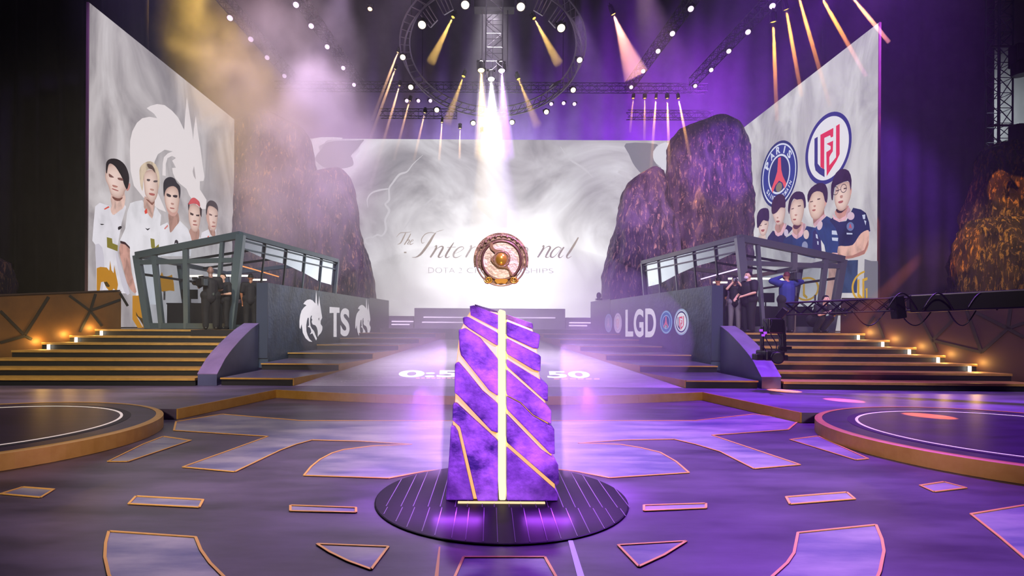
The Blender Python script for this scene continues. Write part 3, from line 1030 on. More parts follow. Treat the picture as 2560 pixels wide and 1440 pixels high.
ln([(760, 225), (700, 280), (660, 330), (610, 350), (570, 400), (545, 440), (545, 510), (520, 540), (545, 580), (520, 640), (525, 700), (500, 740), (470, 735), (440, 750), (395, 760), (400, 790), (440, 800), (425, 850)], [2, 6, 10, 14, 12, 10, 14, 12, 16, 12, 14, 10, 12, 8, 10, 12, 12, 4])
ln([(545, 440), (480, 450), (430, 470), (405, 510), (410, 560)], [8, 12, 10, 8, 3])
ln([(880, 470), (800, 520), (740, 590), (690, 630), (640, 700)], [3, 10, 8, 12, 3])
ln([(1640, 170), (1700, 250), (1790, 310), (1850, 370)], [3, 12, 14, 3])
ln([(2010, 330), (2060, 350), (2110, 385)], [16, 30, 5])
for s_ in S:
    strokes('bright_cloud_edge', BS, [s_], 1, E('d8d3da', .95), bs)

# ---- side screens
SXL, SXR = -13.9, 14.2
ls = thing('side_screen', 'left side screen showing five players in white shirts and a white dragon', 'LED screen', (SXL, 25, ZP))
SIDEM = cloud_mat('screen_smoke_left', [(.3, '857e84'), (.43, 'aaa2a6'), (.54, 'c2babd'), (.68, 'd6cfd2')], .5, (1, 1, .6), None, .92, 1.4, 1.0)
SIDER = cloud_mat('screen_smoke_right', [(.3, '8a878e'), (.42, 'b4b0b4'), (.54, 'cfcccd'), (.68, 'e2e0df')], .5, (1, 1, .6), None, .95, 1.4, 5.0)
def side_panel(px0, pyt0, px1, pyt1, X, mat, par):
    a0, b0 = ray(px0, pyt0); a1, b1 = ray(px1, pyt1)
    Y0, Y1 = X / a0, X / a1
    z = (H - b0 * Y0 + H - b1 * Y1) / 2
    sg = -1 if X < 0 else 1
    zb = ZP + .03
    v = [(X, Y0, zb), (X, Y1, zb), (X, Y1, z), (X, Y0, z)]
    MB().add(v, [(3, 2, 1, 0) if sg < 0 else (0, 1, 2, 3)]).build('screen_panel', mat, par)
    MB().box((X + .05 * sg, (Y0 + Y1) / 2, (z + zb) / 2), (.08, Y1 - Y0, z - zb)).build('casing', CASE, par)
    MB().box((X + .035 * sg, Y0 - .03, (z + ZP + .03) / 2), (.075, .05, z - ZP - .03)).build('screen_edge', M('screen_edge', '604248', .6), par)
side_panel(224, 10, 586, 297, SXL, SIDEM, ls)
LS = Surf((SXL, 0, 0), (1, 0, 0), .006)
zd = zoom(5.333, 310, 230)
dragon_big = [(300, 215), (350, 185), (440, 160), (540, 175), (640, 250), (720, 340), (800, 505), (815, 300), (835, 70), (870, 280), (912, 560), (920, 640), (930, 500), (955, 320),
              (990, 580), (1020, 760), (1050, 1000), (1072, 1130), (1060, 1185), (1010, 1190), (1010, 1300), (1050, 1360), (1100, 1440), (1090, 1560), (1000, 1560), (870, 1380),
              (830, 1290), (740, 1220), (680, 1150), (650, 1080), (640, 1012), (690, 1010), (665, 960), (640, 915), (690, 880), (640, 850), (580, 880), (555, 960), (555, 1120), (510, 1110),
              (515, 950), (530, 870), (580, 820), (650, 790), (540, 770), (450, 830), (405, 930), (400, 1060), (430, 1300), (560, 1600), (460, 1560), (250, 1400), (130, 1250), (85, 1050),
              (78, 800), (80, 650), (110, 520), (170, 410), (240, 350), (340, 330), (440, 350), (400, 290), (330, 240)]
art('dragon_emblem', LS, [zd(dragon_big)], 1, E('e9dfe1', .95), ls)
art('dragon_eye', LS, [zd([(930, 985), (945, 1090), (955, 1170), (925, 1120), (912, 1060)])], 2, E('b9aeb2', .9), ls)

Z2 = zoom(3.6, 200, 360); A4 = zoom(6.547, 220, 380); A5 = zoom(7.2, 380, 420)
PCOUNT = [0]
def portrait(surf, par, layer, items, label):
    """one printed figure of the screen picture: first polygon is the shirt, the rest lie over it"""
    root = None
    L = layer
    for name, col, polys, sm in items:
        if name == 'face':
            o = art_face(name, surf, polys[0], L, col, root or par)
        elif name in ('player_portrait', 'arm', 'arms', 'lower_arm', 'hair', 'neck', 'trousers', 'collar'):
            o = art(name, surf, polys, L, graded(col, .92, .06 if name == 'player_portrait' and col[0] in 'ed' else .14, 1.4 if name == 'player_portrait' else 2.6), root or par, sm)
        else:
            o = art(name, surf, polys, L, E(col, .92), root or par, sm)
        if root is None:
            root = o
            o['label'] = label
        L += 1
    return root
SK, SKS, EY, MO = 'eccdc2', 'b98d82', '4a3434', 'b06a66'
NL = 3
portrait(LS, ls, NL, [
    ('player_portrait', 'e6e1ea', [A5([(1150, 1050), (1000, 1110), (890, 1160), (870, 1260), (980, 1300), (1130, 1260), (1150, 1200)])], 0),
    ('neck', SKS, [A5([(1000, 1030), (1010, 1100), (1060, 1215), (1130, 1230), (1120, 1120), (1050, 1120)])], 3),
    ('face', SK, [A5([(985, 720), (965, 880), (1000, 1020), (1050, 1110), (1100, 1140), (1140, 1090), (1165, 950), (1172, 800), (1130, 710), (1050, 670)])], 3),
    ('cheek_shade', 'd3a79b', [A5([(985, 720), (965, 880), (1000, 1020), (1050, 1110), (1030, 1010), (1015, 900), (1010, 780)])], 3),
    ('hair', '3a3038', [A5([(955, 800), (960, 680), (1000, 600), (1060, 583), (1130, 620), (1170, 700), (1176, 800), (1160, 760), (1110, 712), (1040, 682), (1000, 692), (980, 760), (968, 850)])], 2),
    ('eye', '7a5a56', [A5([(1010, 815), (1065, 838), (1062, 862), (1015, 850)]), A5([(1112, 855), (1165, 848), (1160, 878), (1116, 880)])], 0),
    ('nose', 'c08c82', [A5([(1070, 960), (1120, 975), (1110, 1000), (1072, 990)])], 2),
    ('mouth', MO, [A5([(1050, 1040), (1120, 1040), (1110, 1062), (1062, 1062)])], 2),
    ('shirt_mark', 'e87060', [A5([(975, 1230), (1000, 1215), (1005, 1310), (975, 1310)])], 0)], 'smiling dark haired player at the far right of the left screen')
portrait(LS, ls, NL, [
    ('player_portrait', 'e6e1ea', [A5([(690, 1240), (640, 1300), (600, 1440), (940, 1400), (900, 1300), (850, 1240)])], 0),
    ('neck', SKS, [A5([(680, 1090), (660, 1240), (700, 1330), (800, 1310), (840, 1240), (832, 1090)])], 3),
    ('face', SK, [A5([(650, 740), (648, 900), (670, 1020), (700, 1110), (750, 1150), (800, 1140), (840, 1050), (858, 920), (862, 760), (800, 670), (700, 655)])], 3),
    ('hair_side', '3c2a30', [A5([(632, 630), (670, 630), (655, 720), (640, 770)]), A5([(842, 690), (885, 740), (878, 890), (852, 840)])], 0),
    ('hair', 'd0555c', [A5([(635, 650), (680, 560), (740, 532), (800, 570), (842, 620), (848, 705), (800, 660), (730, 640), (670, 652)])], 2),
    ('eye', EY, [A5([(665, 795), (730, 825), (725, 858), (672, 842)]), A5([(772, 840), (838, 838), (830, 872), (780, 866)])], 0),
    ('nose', 'b98075', [A5([(720, 940), (780, 945), (770, 975), (725, 968)])], 2),
    ('mouth', MO, [A5([(715, 1008), (790, 1018), (785, 1036), (720, 1030)])], 2)], 'player with red hair on the left screen')
portrait(LS, ls, NL + 4, [
    ('player_portrait', 'e8e4ec', [Z2([(780, 705), (735, 725), (700, 745), (682, 850), (678, 1010), (990, 1010), (1000, 880), (985, 820), (960, 760), (890, 690), (840, 760), (820, 790)])], 0),
    ('neck', SKS, [A5([(275, 820), (285, 960), (300, 1140), (330, 1150), (400, 1060), (470, 960), (445, 800), (370, 850)])], 3),
    ('face', SK, [A5([(212, 430), (203, 560), (225, 680), (260, 790), (310, 850), (370, 868), (420, 828), (452, 720), (475, 560), (470, 440), (400, 330), (290, 335)])], 3),
    ('jaw_shade', 'd0a096', [A5([(225, 680), (260, 790), (310, 850), (370, 868), (420, 828), (452, 720), (400, 790), (340, 800), (280, 750)])], 3),
    ('hair', '2c2632', [A5([(178, 420), (178, 270), (220, 190), (300, 160), (380, 190), (425, 270), (478, 330), (487, 460), (466, 560), (452, 450), (430, 375), (360, 325), (270, 345), (220, 400), (202, 460), (188, 520)])], 2),
    ('eye', '3a2a30', [A5([(235, 455), (310, 488), (302, 525), (240, 505)]), A5([(350, 488), (426, 490), (415, 535), (355, 522)])], 2),
    ('nose', 'b98a80', [A5([(310, 625), (362, 636), (355, 664), (313, 655)])], 2),
    ('mouth', MO, [A5([(290, 708), (370, 722), (360, 740), (298, 732)])], 2),
    ('shirt_mark', 'd8807c', [Z2([(738, 760), (770, 725), (775, 740), (745, 770)])], 0),
    ('chest_badge', '2c2230', [Z2([(830, 900), (835, 870), (850, 862), (865, 880), (862, 915), (850, 895), (842, 890)])], 2)], 'player in the middle of the left screen with short dark hair')
portrait(LS, ls, NL + 9, [
    ('player_portrait', 'e5e0e9', [Z2([(250, 560), (160, 528), (118, 562), (105, 700), (92, 870), (118, 905), (122, 1000), (125, 1080), (130, 1340), (430, 1345), (370, 1150), (320, 980), (330, 870), (360, 700), (400, 565), (385, 545), (290, 640)])], 0),
    ('shirt_fold', 'cfc9d6', [Z2([(118, 905), (180, 930), (200, 1100), (180, 1330), (130, 1340), (125, 1080)]), Z2([(330, 880), (300, 970), (330, 1150), (380, 1330), (430, 1345), (370, 1150), (320, 980)])], 2),
    ('neck', 'e2bdb2', [A4([(340, 680), (350, 880), (330, 930), (370, 1030), (480, 960), (560, 880), (558, 640)])], 2),
    ('neck_shade', '7a4c44', [A4([(350, 730), (400, 790), (480, 800), (535, 740), (470, 755), (390, 735)])], 2),
    ('ear', 'c98a84', [A4([(610, 520), (650, 520), (640, 600), (600, 640), (585, 600)])], 2),
    ('face', 'eed2c9', [A4([(270, 230), (235, 380), (250, 470), (290, 560), (330, 690), (390, 742), (470, 758), (530, 720), (560, 640), (590, 600), (600, 420), (500, 220), (380, 180)])], 3),
    ('hair', '251c24', [A4([(247, 340), (245, 200), (270, 140), (330, 108), (430, 115), (520, 170), (580, 250), (622, 370), (627, 480), (603, 590), (580, 606), (540, 520), (510, 420), (460, 330), (400, 240), (330, 190), (290, 205), (270, 290), (262, 345)])], 2),
    ('eye', '7d5450', [A4([(290, 350), (360, 400), (372, 418), (300, 410)]), A4([(435, 420), (515, 430), (522, 470), (450, 455)])], 2),
    ('nose', 'b87f74', [A4([(345, 535), (432, 560), (420, 582), (360, 572)])], 2),
    ('mouth', 'b06a68', [A4([(340, 592), (440, 628), (430, 642), (345, 612)])], 2),
    ('shirt_mark', 'dd5648', [A4([(200, 930), (275, 885), (295, 905), (215, 945)])], 0),
    ('chest_logo', '26202a', [A4([(430, 1230), (480, 1210), (492, 1240), (440, 1278)]), A4([(135, 1175), (205, 1180), (160, 1195)])], 2),
    ('sponsor_block', '857a30', [Z2([(205, 838), (252, 850), (258, 893), (306, 912), (303, 966), (250, 945), (208, 930)])], 0)], 'player with long black fringe at the left of the left screen')
portrait(LS, ls, NL + 20, [
    ('player_portrait', 'e9e5ec', [Z2([(530, 505), (470, 515), (420, 532), (390, 620), (375, 760), (325, 870), (370, 890), (412, 930), (420, 1010), (440, 1180), (480, 1400), (560, 1445), (700, 1445), (692, 1100), (700, 960), (690, 760), (700, 640), (650, 560), (615, 670)])], 0),
    ('arm', 'cf9c90', [Z2([(330, 895), (410, 930), (415, 1000), (430, 1150), (475, 1330), (440, 1330), (390, 1250), (340, 1060), (318, 980)])], 2),
    ('sleeve_hem', '3a2028', [Z2([(325, 870), (370, 882), (412, 925), (415, 945), (370, 905), (328, 893)])], 0),
    ('neck', 'd9b0a4', [A4([(865, 720), (850, 900), (900, 980), (985, 1090), (1015, 960), (1030, 800), (980, 820)])], 2),
    ('neck_shade', '8a5a50', [A4([(880, 770), (940, 830), (990, 870), (1030, 800), (985, 815), (930, 785)])], 2),
    ('face', 'ecd0c6', [A4([(850, 330), (838, 420), (850, 560), (870, 700), (930, 790), (980, 828), (1030, 790), (1072, 690), (1085, 560), (1075, 420), (1030, 310), (950, 290)])], 3),
    ('hair', 'dcc6ae', [A4([(775, 440), (768, 300), (800, 220), (870, 168), (950, 150), (1040, 205), (1092, 330), (1105, 480), (1085, 610), (1065, 400), (1015, 300), (920, 285), (865, 335), (840, 430), (830, 520), (822, 640), (790, 560)])], 2),
    ('hair_roots', '5a4440', [A4([(890, 195), (960, 205), (1012, 268), (1028, 345), (980, 288), (918, 262)])], 2),
    ('eye', '5a4a4e', [A4([(890, 440), (942, 448), (930, 478), (890, 472)]), A4([(1000, 468), (1062, 464), (1055, 494), (1000, 494)])], 2),
    ('nose', 'bd8c7e', [A4([(938, 598), (1002, 610), (992, 636), (945, 622)])], 2),
    ('mouth', 'b46460', [A4([(920, 668), (1012, 684), (1000, 716), (930, 702)])], 2),
    ('shirt_mark', 'e0483c', [A4([(838, 965), (880, 920), (888, 1000), (850, 1015)])], 0),
    ('chest_logo', '2c2630', [A4([(850, 1240), (885, 1258), (932, 1243), (890, 1284)])], 2),
    ('sponsor_block', '8a8034', [Z2([(585, 848), (622, 856), (628, 930), (662, 900), (666, 955), (630, 965), (592, 930)])], 0)], 'tall blond player second from the left of the left screen')
Z8 = zoom(6.26, 220, 600)
art('gold_crest', LS, [Z8([(20, 440), (80, 420), (180, 430), (220, 480), (235, 320), (255, 470), (290, 520), (300, 390), (320, 500), (350, 640), (360, 700), (340, 800), (290, 760), (240, 820), (170, 740), (130, 650), (90, 660), (60, 840), (20, 840)]),
                       Z8([(590, 870), (680, 870), (740, 800), (760, 870), (820, 900), (850, 1050), (830, 1250), (800, 1400), (760, 1370), (740, 1250), (660, 1200), (770, 1400), (690, 1400), (590, 1240)]),
                       Z8([(970, 700), (1030, 560), (1060, 500), (1090, 580), (1180, 560), (1220, 540), (1250, 680), (1260, 800), (1180, 790), (1080, 810), (980, 770)])], NL + 40, E('c98a22', .8), ls)
art('gold_crest_detail', LS, [Z8([(130, 660), (180, 650), (230, 720), (200, 740), (160, 720)]), Z8([(640, 1120), (680, 1190), (750, 1230), (760, 1340), (700, 1240), (650, 1180)])], NL + 41, E('5b4420', .6), ls)

# ---- right screen
rs = thing('side_screen', 'right side screen with two round team crests and five players in navy shirts', 'LED screen', (SXR, 26, ZP))
side_panel(2196, 60, 1853, 322, SXR, SIDER, rs)
RSF = Surf((SXR, 0, 0), (-1, 0, 0), .006)
T6 = zoom(8.0, 1880, 480); T7 = zoom(4.0, 2010, 400); C3 = zoom(5.54, 1890, 270)
LGD_B = [(815, 425), (860, 398), (860, 770), (905, 825), (955, 850), (955, 958), (880, 912), (830, 865), (815, 790)]
LGD_R1 = [(898, 372), (1078, 275), (1075, 395), (1045, 410), (1032, 378), (952, 415), (950, 850), (898, 815)]
LGD_R2 = [(982, 497), (1075, 452), (1070, 600), (1042, 640), (1022, 682), (1022, 795), (1115, 682), (1115, 250), (1165, 218), (1165, 640), (1120, 735), (985, 945), (980, 612), (1040, 572), (1040, 528)]
def crest_lgd(surf, par, c, ax, ay, layer, navy='2f3580', red='e0304e', white='e8e6ea', s=.95, rim=None):
    u = lambda pts: [(c[0] + (x - 1008) / 322 * ax[0] + (y - 557 + (x - 1008) / 322 * 145) / 486 * ay[0],
                      c[1] + (x - 1008) / 322 * ax[1] + (y - 557 + (x - 1008) / 322 * 145) / 486 * ay[1]) for x, y in pts]
    root = art('team_crest', surf, [ellipse(c, ax, ay, 1.0)], layer, E(white, s), par)
    mb = MB()
    if rim:
        ring_fill(mb, surf, c, ax, ay, .88, 1.0, layer + 1); mb.build('outer_ring', E(rim, s), root)
        mb = MB(); ring_fill(mb, surf, c, ax, ay, .7, .82, layer + 1)
        k = .62
    else:
        ring_fill(mb, surf, c, ax, ay, .88, 1.0, layer + 1); k = 1.0
    mb.build('navy_ring', E(navy, s), root)
    kk = .8 if rim else 1.0
    uu = lambda pts: [(c[0] + (p[0] - c[0]) * kk, c[1] + (p[1] - c[1]) * kk) for p in u(pts)]
    art('blue_letter', surf, [uu(LGD_B)], layer + 2, E(navy, s), root)
    art('red_letter', surf, [uu(LGD_R1), uu(LGD_R2)], layer + 2, E(red, s), root)
    return root
def crest_psg(surf, par, c, ax, ay, layer, navy='2c3f92', mid='1f2f70', red='ee5a62', white='dfe4f2', s=.92, fine=True):
    q = lambda a, b: (c[0] + a * ax[0] + b * ay[0], c[1] + a * ax[1] + b * ay[1])
    root = art('team_crest', surf, [ellipse(c, ax, ay, 1.0)], layer, E(navy, s), par)
    mb = MB(); ring_fill(mb, surf, c, ax, ay, .93, 1.0, layer + 1); mb.build('dark_rim', E('24346e' if fine else '7fb2dc', s), root)
    mb = MB(); ring_fill(mb, surf, c, ax, ay, .87, .92, layer + 1); ring_fill(mb, surf, c, ax, ay, .54, .6, layer + 1); mb.build('white_ring', E(white, s), root)
    art('centre_disc', surf, [ellipse(c, ax, ay, .54)], layer + 1, E(mid, s), root)
    tower = [(-.05, -.5), (.09, -.5), (.12, -.1), (.2, .1), (.4, .38), (.3, .52), (.18, .3), (0, .2), (-.2, .3), (-.36, .5), (-.42, .36), (-.22, .1), (-.1, -.1)]
    art('red_tower', surf, [[q(*p) for p in tower]], layer + 2, E(red, s), root)
    art('arch', surf, [ellipse(q(0, .4), (ax[0] * .17, ax[1] * .17), (ay[0] * .14, ay[1] * .14))], layer + 3, E('8a8068' if fine else 'a9b8c8', s), root)
    if fine:
        mb = MB()
        for k, chh in enumerate('PARIS'):
            t = math.radians(-90 + (k - 2.15) * 27)
            d = (math.cos(t), math.sin(t)); n_ = (-d[1], d[0])
            w = .11 if chh != 'I' else .035
            r0, r1 = .63, .85
            word(mb, surf, chh, q(d[0] * r1 - n_[0] * w, d[1] * r1 - n_[1] * w), q(d[0] * r1 + n_[0] * w, d[1] * r1 + n_[1] * w),
                 q(d[0] * r0 + n_[0] * w, d[1] * r0 + n_[1] * w), q(d[0] * r0 - n_[0] * w, d[1] * r0 - n_[1] * w), layer + 2, .035)
        sg = 'SAINT-GERMAIN'
        for k, chh in enumerate(sg):
            if chh == '-':
                continue
            t = math.radians(90 - (k - 6) * 9.5)
            d = (math.cos(t), math.sin(t)); n_ = (d[1], -d[0])
            w = .05 if chh != 'I' else .015
            r0, r1 = .66, .8
            word(mb, surf, chh, q(d[0] * r0 - n_[0] * w, d[1] * r0 - n_[1] * w), q(d[0] * r0 + n_[0] * w, d[1] * r0 + n_[1] * w),
                 q(d[0] * r1 + n_[0] * w, d[1] * r1 + n_[1] * w), q(d[0] * r1 - n_[0] * w, d[1] * r1 - n_[1] * w), layer + 2, .03)
        mb.build('crest_lettering', E(white, s), root)
    return root
crest_psg(RSF, rs, C3([(325, 915)])[0], (255 / 5.54, -105 / 5.54), (0, 455 / 5.54), 1)
crest_lgd(RSF, rs, C3([(1008, 557)])[0], (322 / 5.54, -145 / 5.54), (0, 486 / 5.54), 1)
NV, NV2, PK, HR = '23305f', '2b4379', 'e2b2bc', '32203f'
portrait(RSF, rs, 5, [
    ('player_portrait', 'dcc4b6', [T6([(150, 880), (130, 1000), (180, 1080), (360, 1110), (320, 1000), (285, 940), (280, 860)])], 2),
    ('face', 'ecd2c8', [T6([(148, 690), (165, 800), (205, 865), (265, 865), (318, 770), (345, 600), (250, 550)])], 3),
    ('hair', '38234c', [T6([(118, 705), (112, 490), (160, 370), (240, 322), (338, 335), (362, 450), (346, 585), (250, 560), (200, 620), (150, 705)])], 2),
    ('mouth', 'b0605c', [T6([(200, 755), (270, 748), (255, 790), (215, 795)])], 2),
    ('eye', '6a4a48', [T6([(175, 670), (215, 660), (215, 675), (178, 685)]), T6([(270, 640), (320, 632), (318, 650), (272, 655)])], 0)], 'small smiling player at the far left of the right screen')
portrait(RSF, rs, 9, [
    ('player_portrait', '292c5c', [T6([(440, 770), (340, 900), (312, 1000), (350, 1090), (660, 1180), (700, 900), (850, 720), (730, 655), (620, 870)])], 0),
    ('neck', 'b98a80', [T6([(500, 640), (490, 780), (560, 840), (650, 720), (660, 610)])], 2),
    ('collar', PK, [T6([(490, 755), (478, 800), (500, 860), (545, 890), (625, 858), (705, 720), (712, 620), (668, 640), (600, 800), (540, 822)])], 0),
    ('face', 'ebd0c6', [T6([(450, 420), (470, 540), (510, 640), (560, 662), (640, 620), (690, 450), (690, 320), (600, 300)])], 3),
    ('hair', '3a2040', [T6([(430, 430), (420, 300), (450, 150), (520, 70), (600, 42), (690, 90), (702, 300), (660, 312), (600, 312), (540, 392), (480, 435)])], 2),
    ('mouth', 'b0605c', [T6([(520, 575), (590, 575), (575, 605), (530, 610)])], 2),
    ('nose', 'c79a8e', [T6([(530, 505), (560, 495), (562, 525), (535, 530)])], 2),
    ('badge', 'cfc2d8', [ellipse(T6([(722, 815)])[0], (5.5, 0), (0, 9))], 0),
    ('shirt_tick', 'cfcfe6', [T6([(430, 1100), (445, 1030), (462, 1105)])], 0)], 'player with a long dark fringe, second from left on the right screen')
portrait(RSF, rs, 18, [
    ('player_portrait', '24407a', [T6([(860, 840), (690, 930), (655, 1040), (640, 1170), (1300, 1330), (1450, 1290), (1425, 900), (1340, 720), (1140, 680), (1060, 860), (950, 940)])], 0),
    ('shirt_shade', '2a2c60', [T6([(1270, 800), (1340, 720), (1425, 900), (1450, 1290), (1300, 1330), (1260, 1100)])], 0),
    ('neck', 'c99a90', [T6([(880, 640), (865, 790), (950, 880), (1045, 750), (1065, 600)])], 2),
    ('neck_shade', '5a3444', [T6([(888, 655), (885, 725), (960, 742), (1045, 655), (1000, 660)])], 2),
    ('collar', PK, [T6([(848, 800), (858, 860), (895, 910), (950, 942), (1050, 885), (1122, 760), (1132, 640), (1078, 620), (1040, 760), (950, 868), (890, 825)])], 0),
    ('face', 'ecd0c2', [T6([(820, 380), (830, 520), (870, 630), (920, 660), (1010, 662), (1060, 560), (1102, 350), (1090, 170), (950, 120), (850, 230)])], 3),
    ('hair', HR, [T6([(780, 340), (800, 180), (860, 60), (950, -10), (1080, 8), (1132, 130), (1142, 285), (1110, 325), (1092, 190), (1050, 140), (960, 155), (900, 132), (850, 225), (822, 350), (808, 445), (788, 400)])], 2),
    ('eye', '6a4640', [T6([(850, 335), (902, 318), (902, 338), (855, 352)]), T6([(980, 275), (1042, 262), (1042, 285), (985, 296)])], 0),
    ('nose', 'c28e80', [T6([(920, 448), (972, 445), (965, 475), (930, 480)])], 2),
    ('mouth', 'b0635c', [T6([(890, 542), (952, 535), (942, 565), (900, 566)])], 2),
    ('badge', 'e0c6c2', [ellipse(T6([(1160, 850)])[0], (7, 0), (0, 11.5))], 0),
    ('badge', '8d94b4', [ellipse(T6([(1135, 1080)])[0], (7.5, 0), (0, 11.5))], 0),
    ('shirt_tick', 'dfe2f2', [T6([(790, 1200), (815, 1110), (812, 1170), (830, 1215)]), T6([(1090, 1190), (1175, 1180), (1175, 1205), (1090, 1215)])], 0)], 'player in the middle of the right screen with bowl cut hair')
portrait(RSF, rs, 30, [
    ('player_portrait', '23427c', [T7([(150, 685), (205, 620), (270, 560), (340, 600), (390, 660), (410, 780), (405, 935), (265, 955), (245, 850), (200, 780), (170, 725)])], 0),
    ('arm', 'dfae9f', [T7([(265, 955), (405, 930), (395, 1100), (365, 1250), (330, 1400), (255, 1400), (285, 1200), (290, 1050)])], 2),
    ('sleeve_hem', PK, [T7([(265, 945), (405, 925), (405, 948), (270, 975)])], 0),
    ('neck', 'b07a70', [T7([(135, 585), (140, 645), (250, 545), (248, 485)])], 0),
    ('collar', PK, [T7([(138, 640), (155, 672), (268, 560), (252, 538)])], 0),
    ('face', 'ebcdbc', [T7([(95, 430), (105, 530), (140, 590), (200, 580), (250, 500), (275, 390), (230, 305), (150, 305)])], 3),
    ('ear', 'd9a396', [T7([(262, 400), (282, 410), (272, 450), (256, 460)])], 2),
    ('hair', HR, [T7([(90, 425), (85, 350), (120, 280), (200, 230), (270, 248), (292, 330), (282, 425), (260, 405), (240, 330), (180, 312), (130, 342), (105, 402)])], 2),
    ('eye', '5c3c38', [T7([(112, 415), (142, 408), (142, 418), (114, 424)]), T7([(185, 388), (216, 382), (216, 394), (188, 400)])], 0),
    ('nose', 'c08a7a', [T7([(150, 455), (172, 452), (168, 470), (152, 470)])], 2),
    ('mouth', 'b3655c', [T7([(138, 498), (172, 492), (166, 510), (142, 512)])], 2),
    ('badge', 'dcc0cc', [ellipse(T7([(216, 655)])[0], (7, -3), (0, 11))], 0),
    ('sleeve_mark', 'cbd2e6', [T7([(340, 705), (400, 708), (400, 750), (340, 745)]), T7([(340, 775), (405, 778), (400, 812), (345, 806)]), T7([(175, 740), (192, 745), (200, 790), (180, 780)]), T7([(190, 810), (205, 815), (205, 850), (193, 845)])], 0)], 'player with bare forearm, second from right on the right screen')
portrait(RSF, rs, 44, [
    ('player_portrait', '1d2a56', [T7([(360, 570), (320, 605), (380, 680), (410, 780), (412, 870), (600, 870), (645, 745), (735, 712), (722, 620), (690, 530), (640, 495), (560, 478), (490, 610), (420, 620)])], 0),
    ('trousers', '33486c', [T7([(400, 1045), (390, 1160), (375, 1330), (600, 1330), (612, 1000), (480, 1005)])], 0),
    ('lower_arm', 'd9a596', [T7([(408, 960), (480, 985), (475, 1030), (400, 1052)])], 2),
    ('arms', 'e5b5a4', [T7([(412, 865), (480, 862), (560, 850), (605, 790), (645, 735), (705, 702), (728, 722), (722, 850), (682, 940), (560, 980), (480, 990), (412, 962)])], 2),
    ('arm_shade', 'b27a6c', [T7([(412, 935), (480, 962), (560, 955), (680, 900), (722, 800), (722, 850), (682, 940), (560, 982), (480, 992), (412, 965)])], 0),
    ('neck', 'c99184', [T7([(398, 490), (385, 545), (440, 600), (505, 545), (522, 455)])], 2),
    ('neck_shade', '38202c', [T7([(398, 488), (402, 522), (450, 530), (515, 470), (490, 490), (450, 508)])], 2),
    ('collar', PK, [T7([(362, 540), (368, 590), (430, 622), (492, 602), (548, 500), (522, 465), (490, 560), (430, 592), (392, 575)])], 0),
    ('face', 'ecd0c2', [T7([(385, 330), (385, 420), (410, 490), (450, 510), (490, 490), (530, 420), (552, 330), (530, 220), (420, 250)])], 3),
    ('ear', 'd8a294', [T7([(545, 290), (560, 285), (556, 335), (542, 350)])], 2),
    ('hair', HR, [T7([(352, 380), (352, 250), (400, 130), (460, 90), (530, 108), (560, 200), (552, 310), (542, 250), (522, 210), (430, 242), (385, 280), (368, 400)])], 2),
    ('eye', '4a3230', [T7([(400, 305), (432, 298), (432, 310), (402, 316)]), T7([(480, 282), (512, 275), (512, 288), (482, 294)])], 0),
    ('nose', 'c08c7e', [T7([(445, 358), (472, 352), (470, 378), (448, 382)])], 2),
    ('mouth', 'b0605a', [T7([(430, 415), (478, 405), (470, 428), (435, 434)])], 2),
    ('badge', 'd8bccb', [ellipse(T7([(558, 560)])[0], (9.5, 0), (0, 10))], 0),
    ('badge', '6c7aa8', [ellipse(T7([(555, 665)])[0], (9.5, 0), (0, 11))], 0),
    ('badge_tower', 'c05464', [T7([(552, 640), (560, 640), (575, 690), (555, 675), (538, 690)])], 0),
    ('sleeve_mark', 'c8d0e4', [T7([(680, 550), (712, 545), (710, 592), (690, 592)]), T7([(698, 602), (722, 610), (716, 655)]), T7([(520, 728), (580, 732), (580, 745), (522, 745)])], 0)], 'tall player in round glasses with folded arms on the right screen')
mb = MB()
ring_fill(mb, RSF, T7([(413, 308)])[0], (8.0, -1.4), (0, 11), .84, 1.0, 66)
ring_fill(mb, RSF, T7([(498, 284)])[0], (8.0, -1.4), (0, 11), .84, 1.0, 66)
fill(mb, RSF, [T7([(444, 300), (466, 292), (466, 298), (444, 306)])], 66)
mb.build('spectacles', E('4a3a40', .9), rs)
art('dark_lower_picture', RSF, [T7([(612, 990), (680, 1010), (745, 1010), (745, 1400), (600, 1400)])], 4, E('7d7c86', .85), rs)
mb = MB()
gc = T7([(745, 1265)])[0]
A = ellipse(gc, (41, -4), (0, 41), 1.0, 24, PI * .5, PI * 1.48); B = ellipse(gc, (41, -4), (0, 41), .88, 24, PI * .5, PI * 1.48)
fill(mb, RSF, [A + B[::-1]], 67)
fill(mb, RSF, [T7([(640, 1200), (662, 1190), (662, 1340), (690, 1370), (690, 1400), (640, 1370)])], 67)
fill(mb, RSF, [T7([(692, 1190), (745, 1172), (745, 1200), (712, 1212), (712, 1390), (692, 1390)])], 67)
fill(mb, RSF, [T7([(720, 1290), (745, 1280), (745, 1380), (730, 1390), (730, 1310)])], 67)
gc = T7([(120, 1290)])[0]
A = ellipse(gc, (32, -3), (0, 30), 1.0, 30); 
fill(mb, RSF, [A, ellipse(gc, (32, -3), (0, 30), .84, 30)], 67)
fill(mb, RSF, [T7([(80, 1240), (100, 1232), (100, 1340), (130, 1370), (120, 1390), (80, 1360)]), ], 67)
mb.build('gold_ring_crest', E('d8a92e', .85), rs)

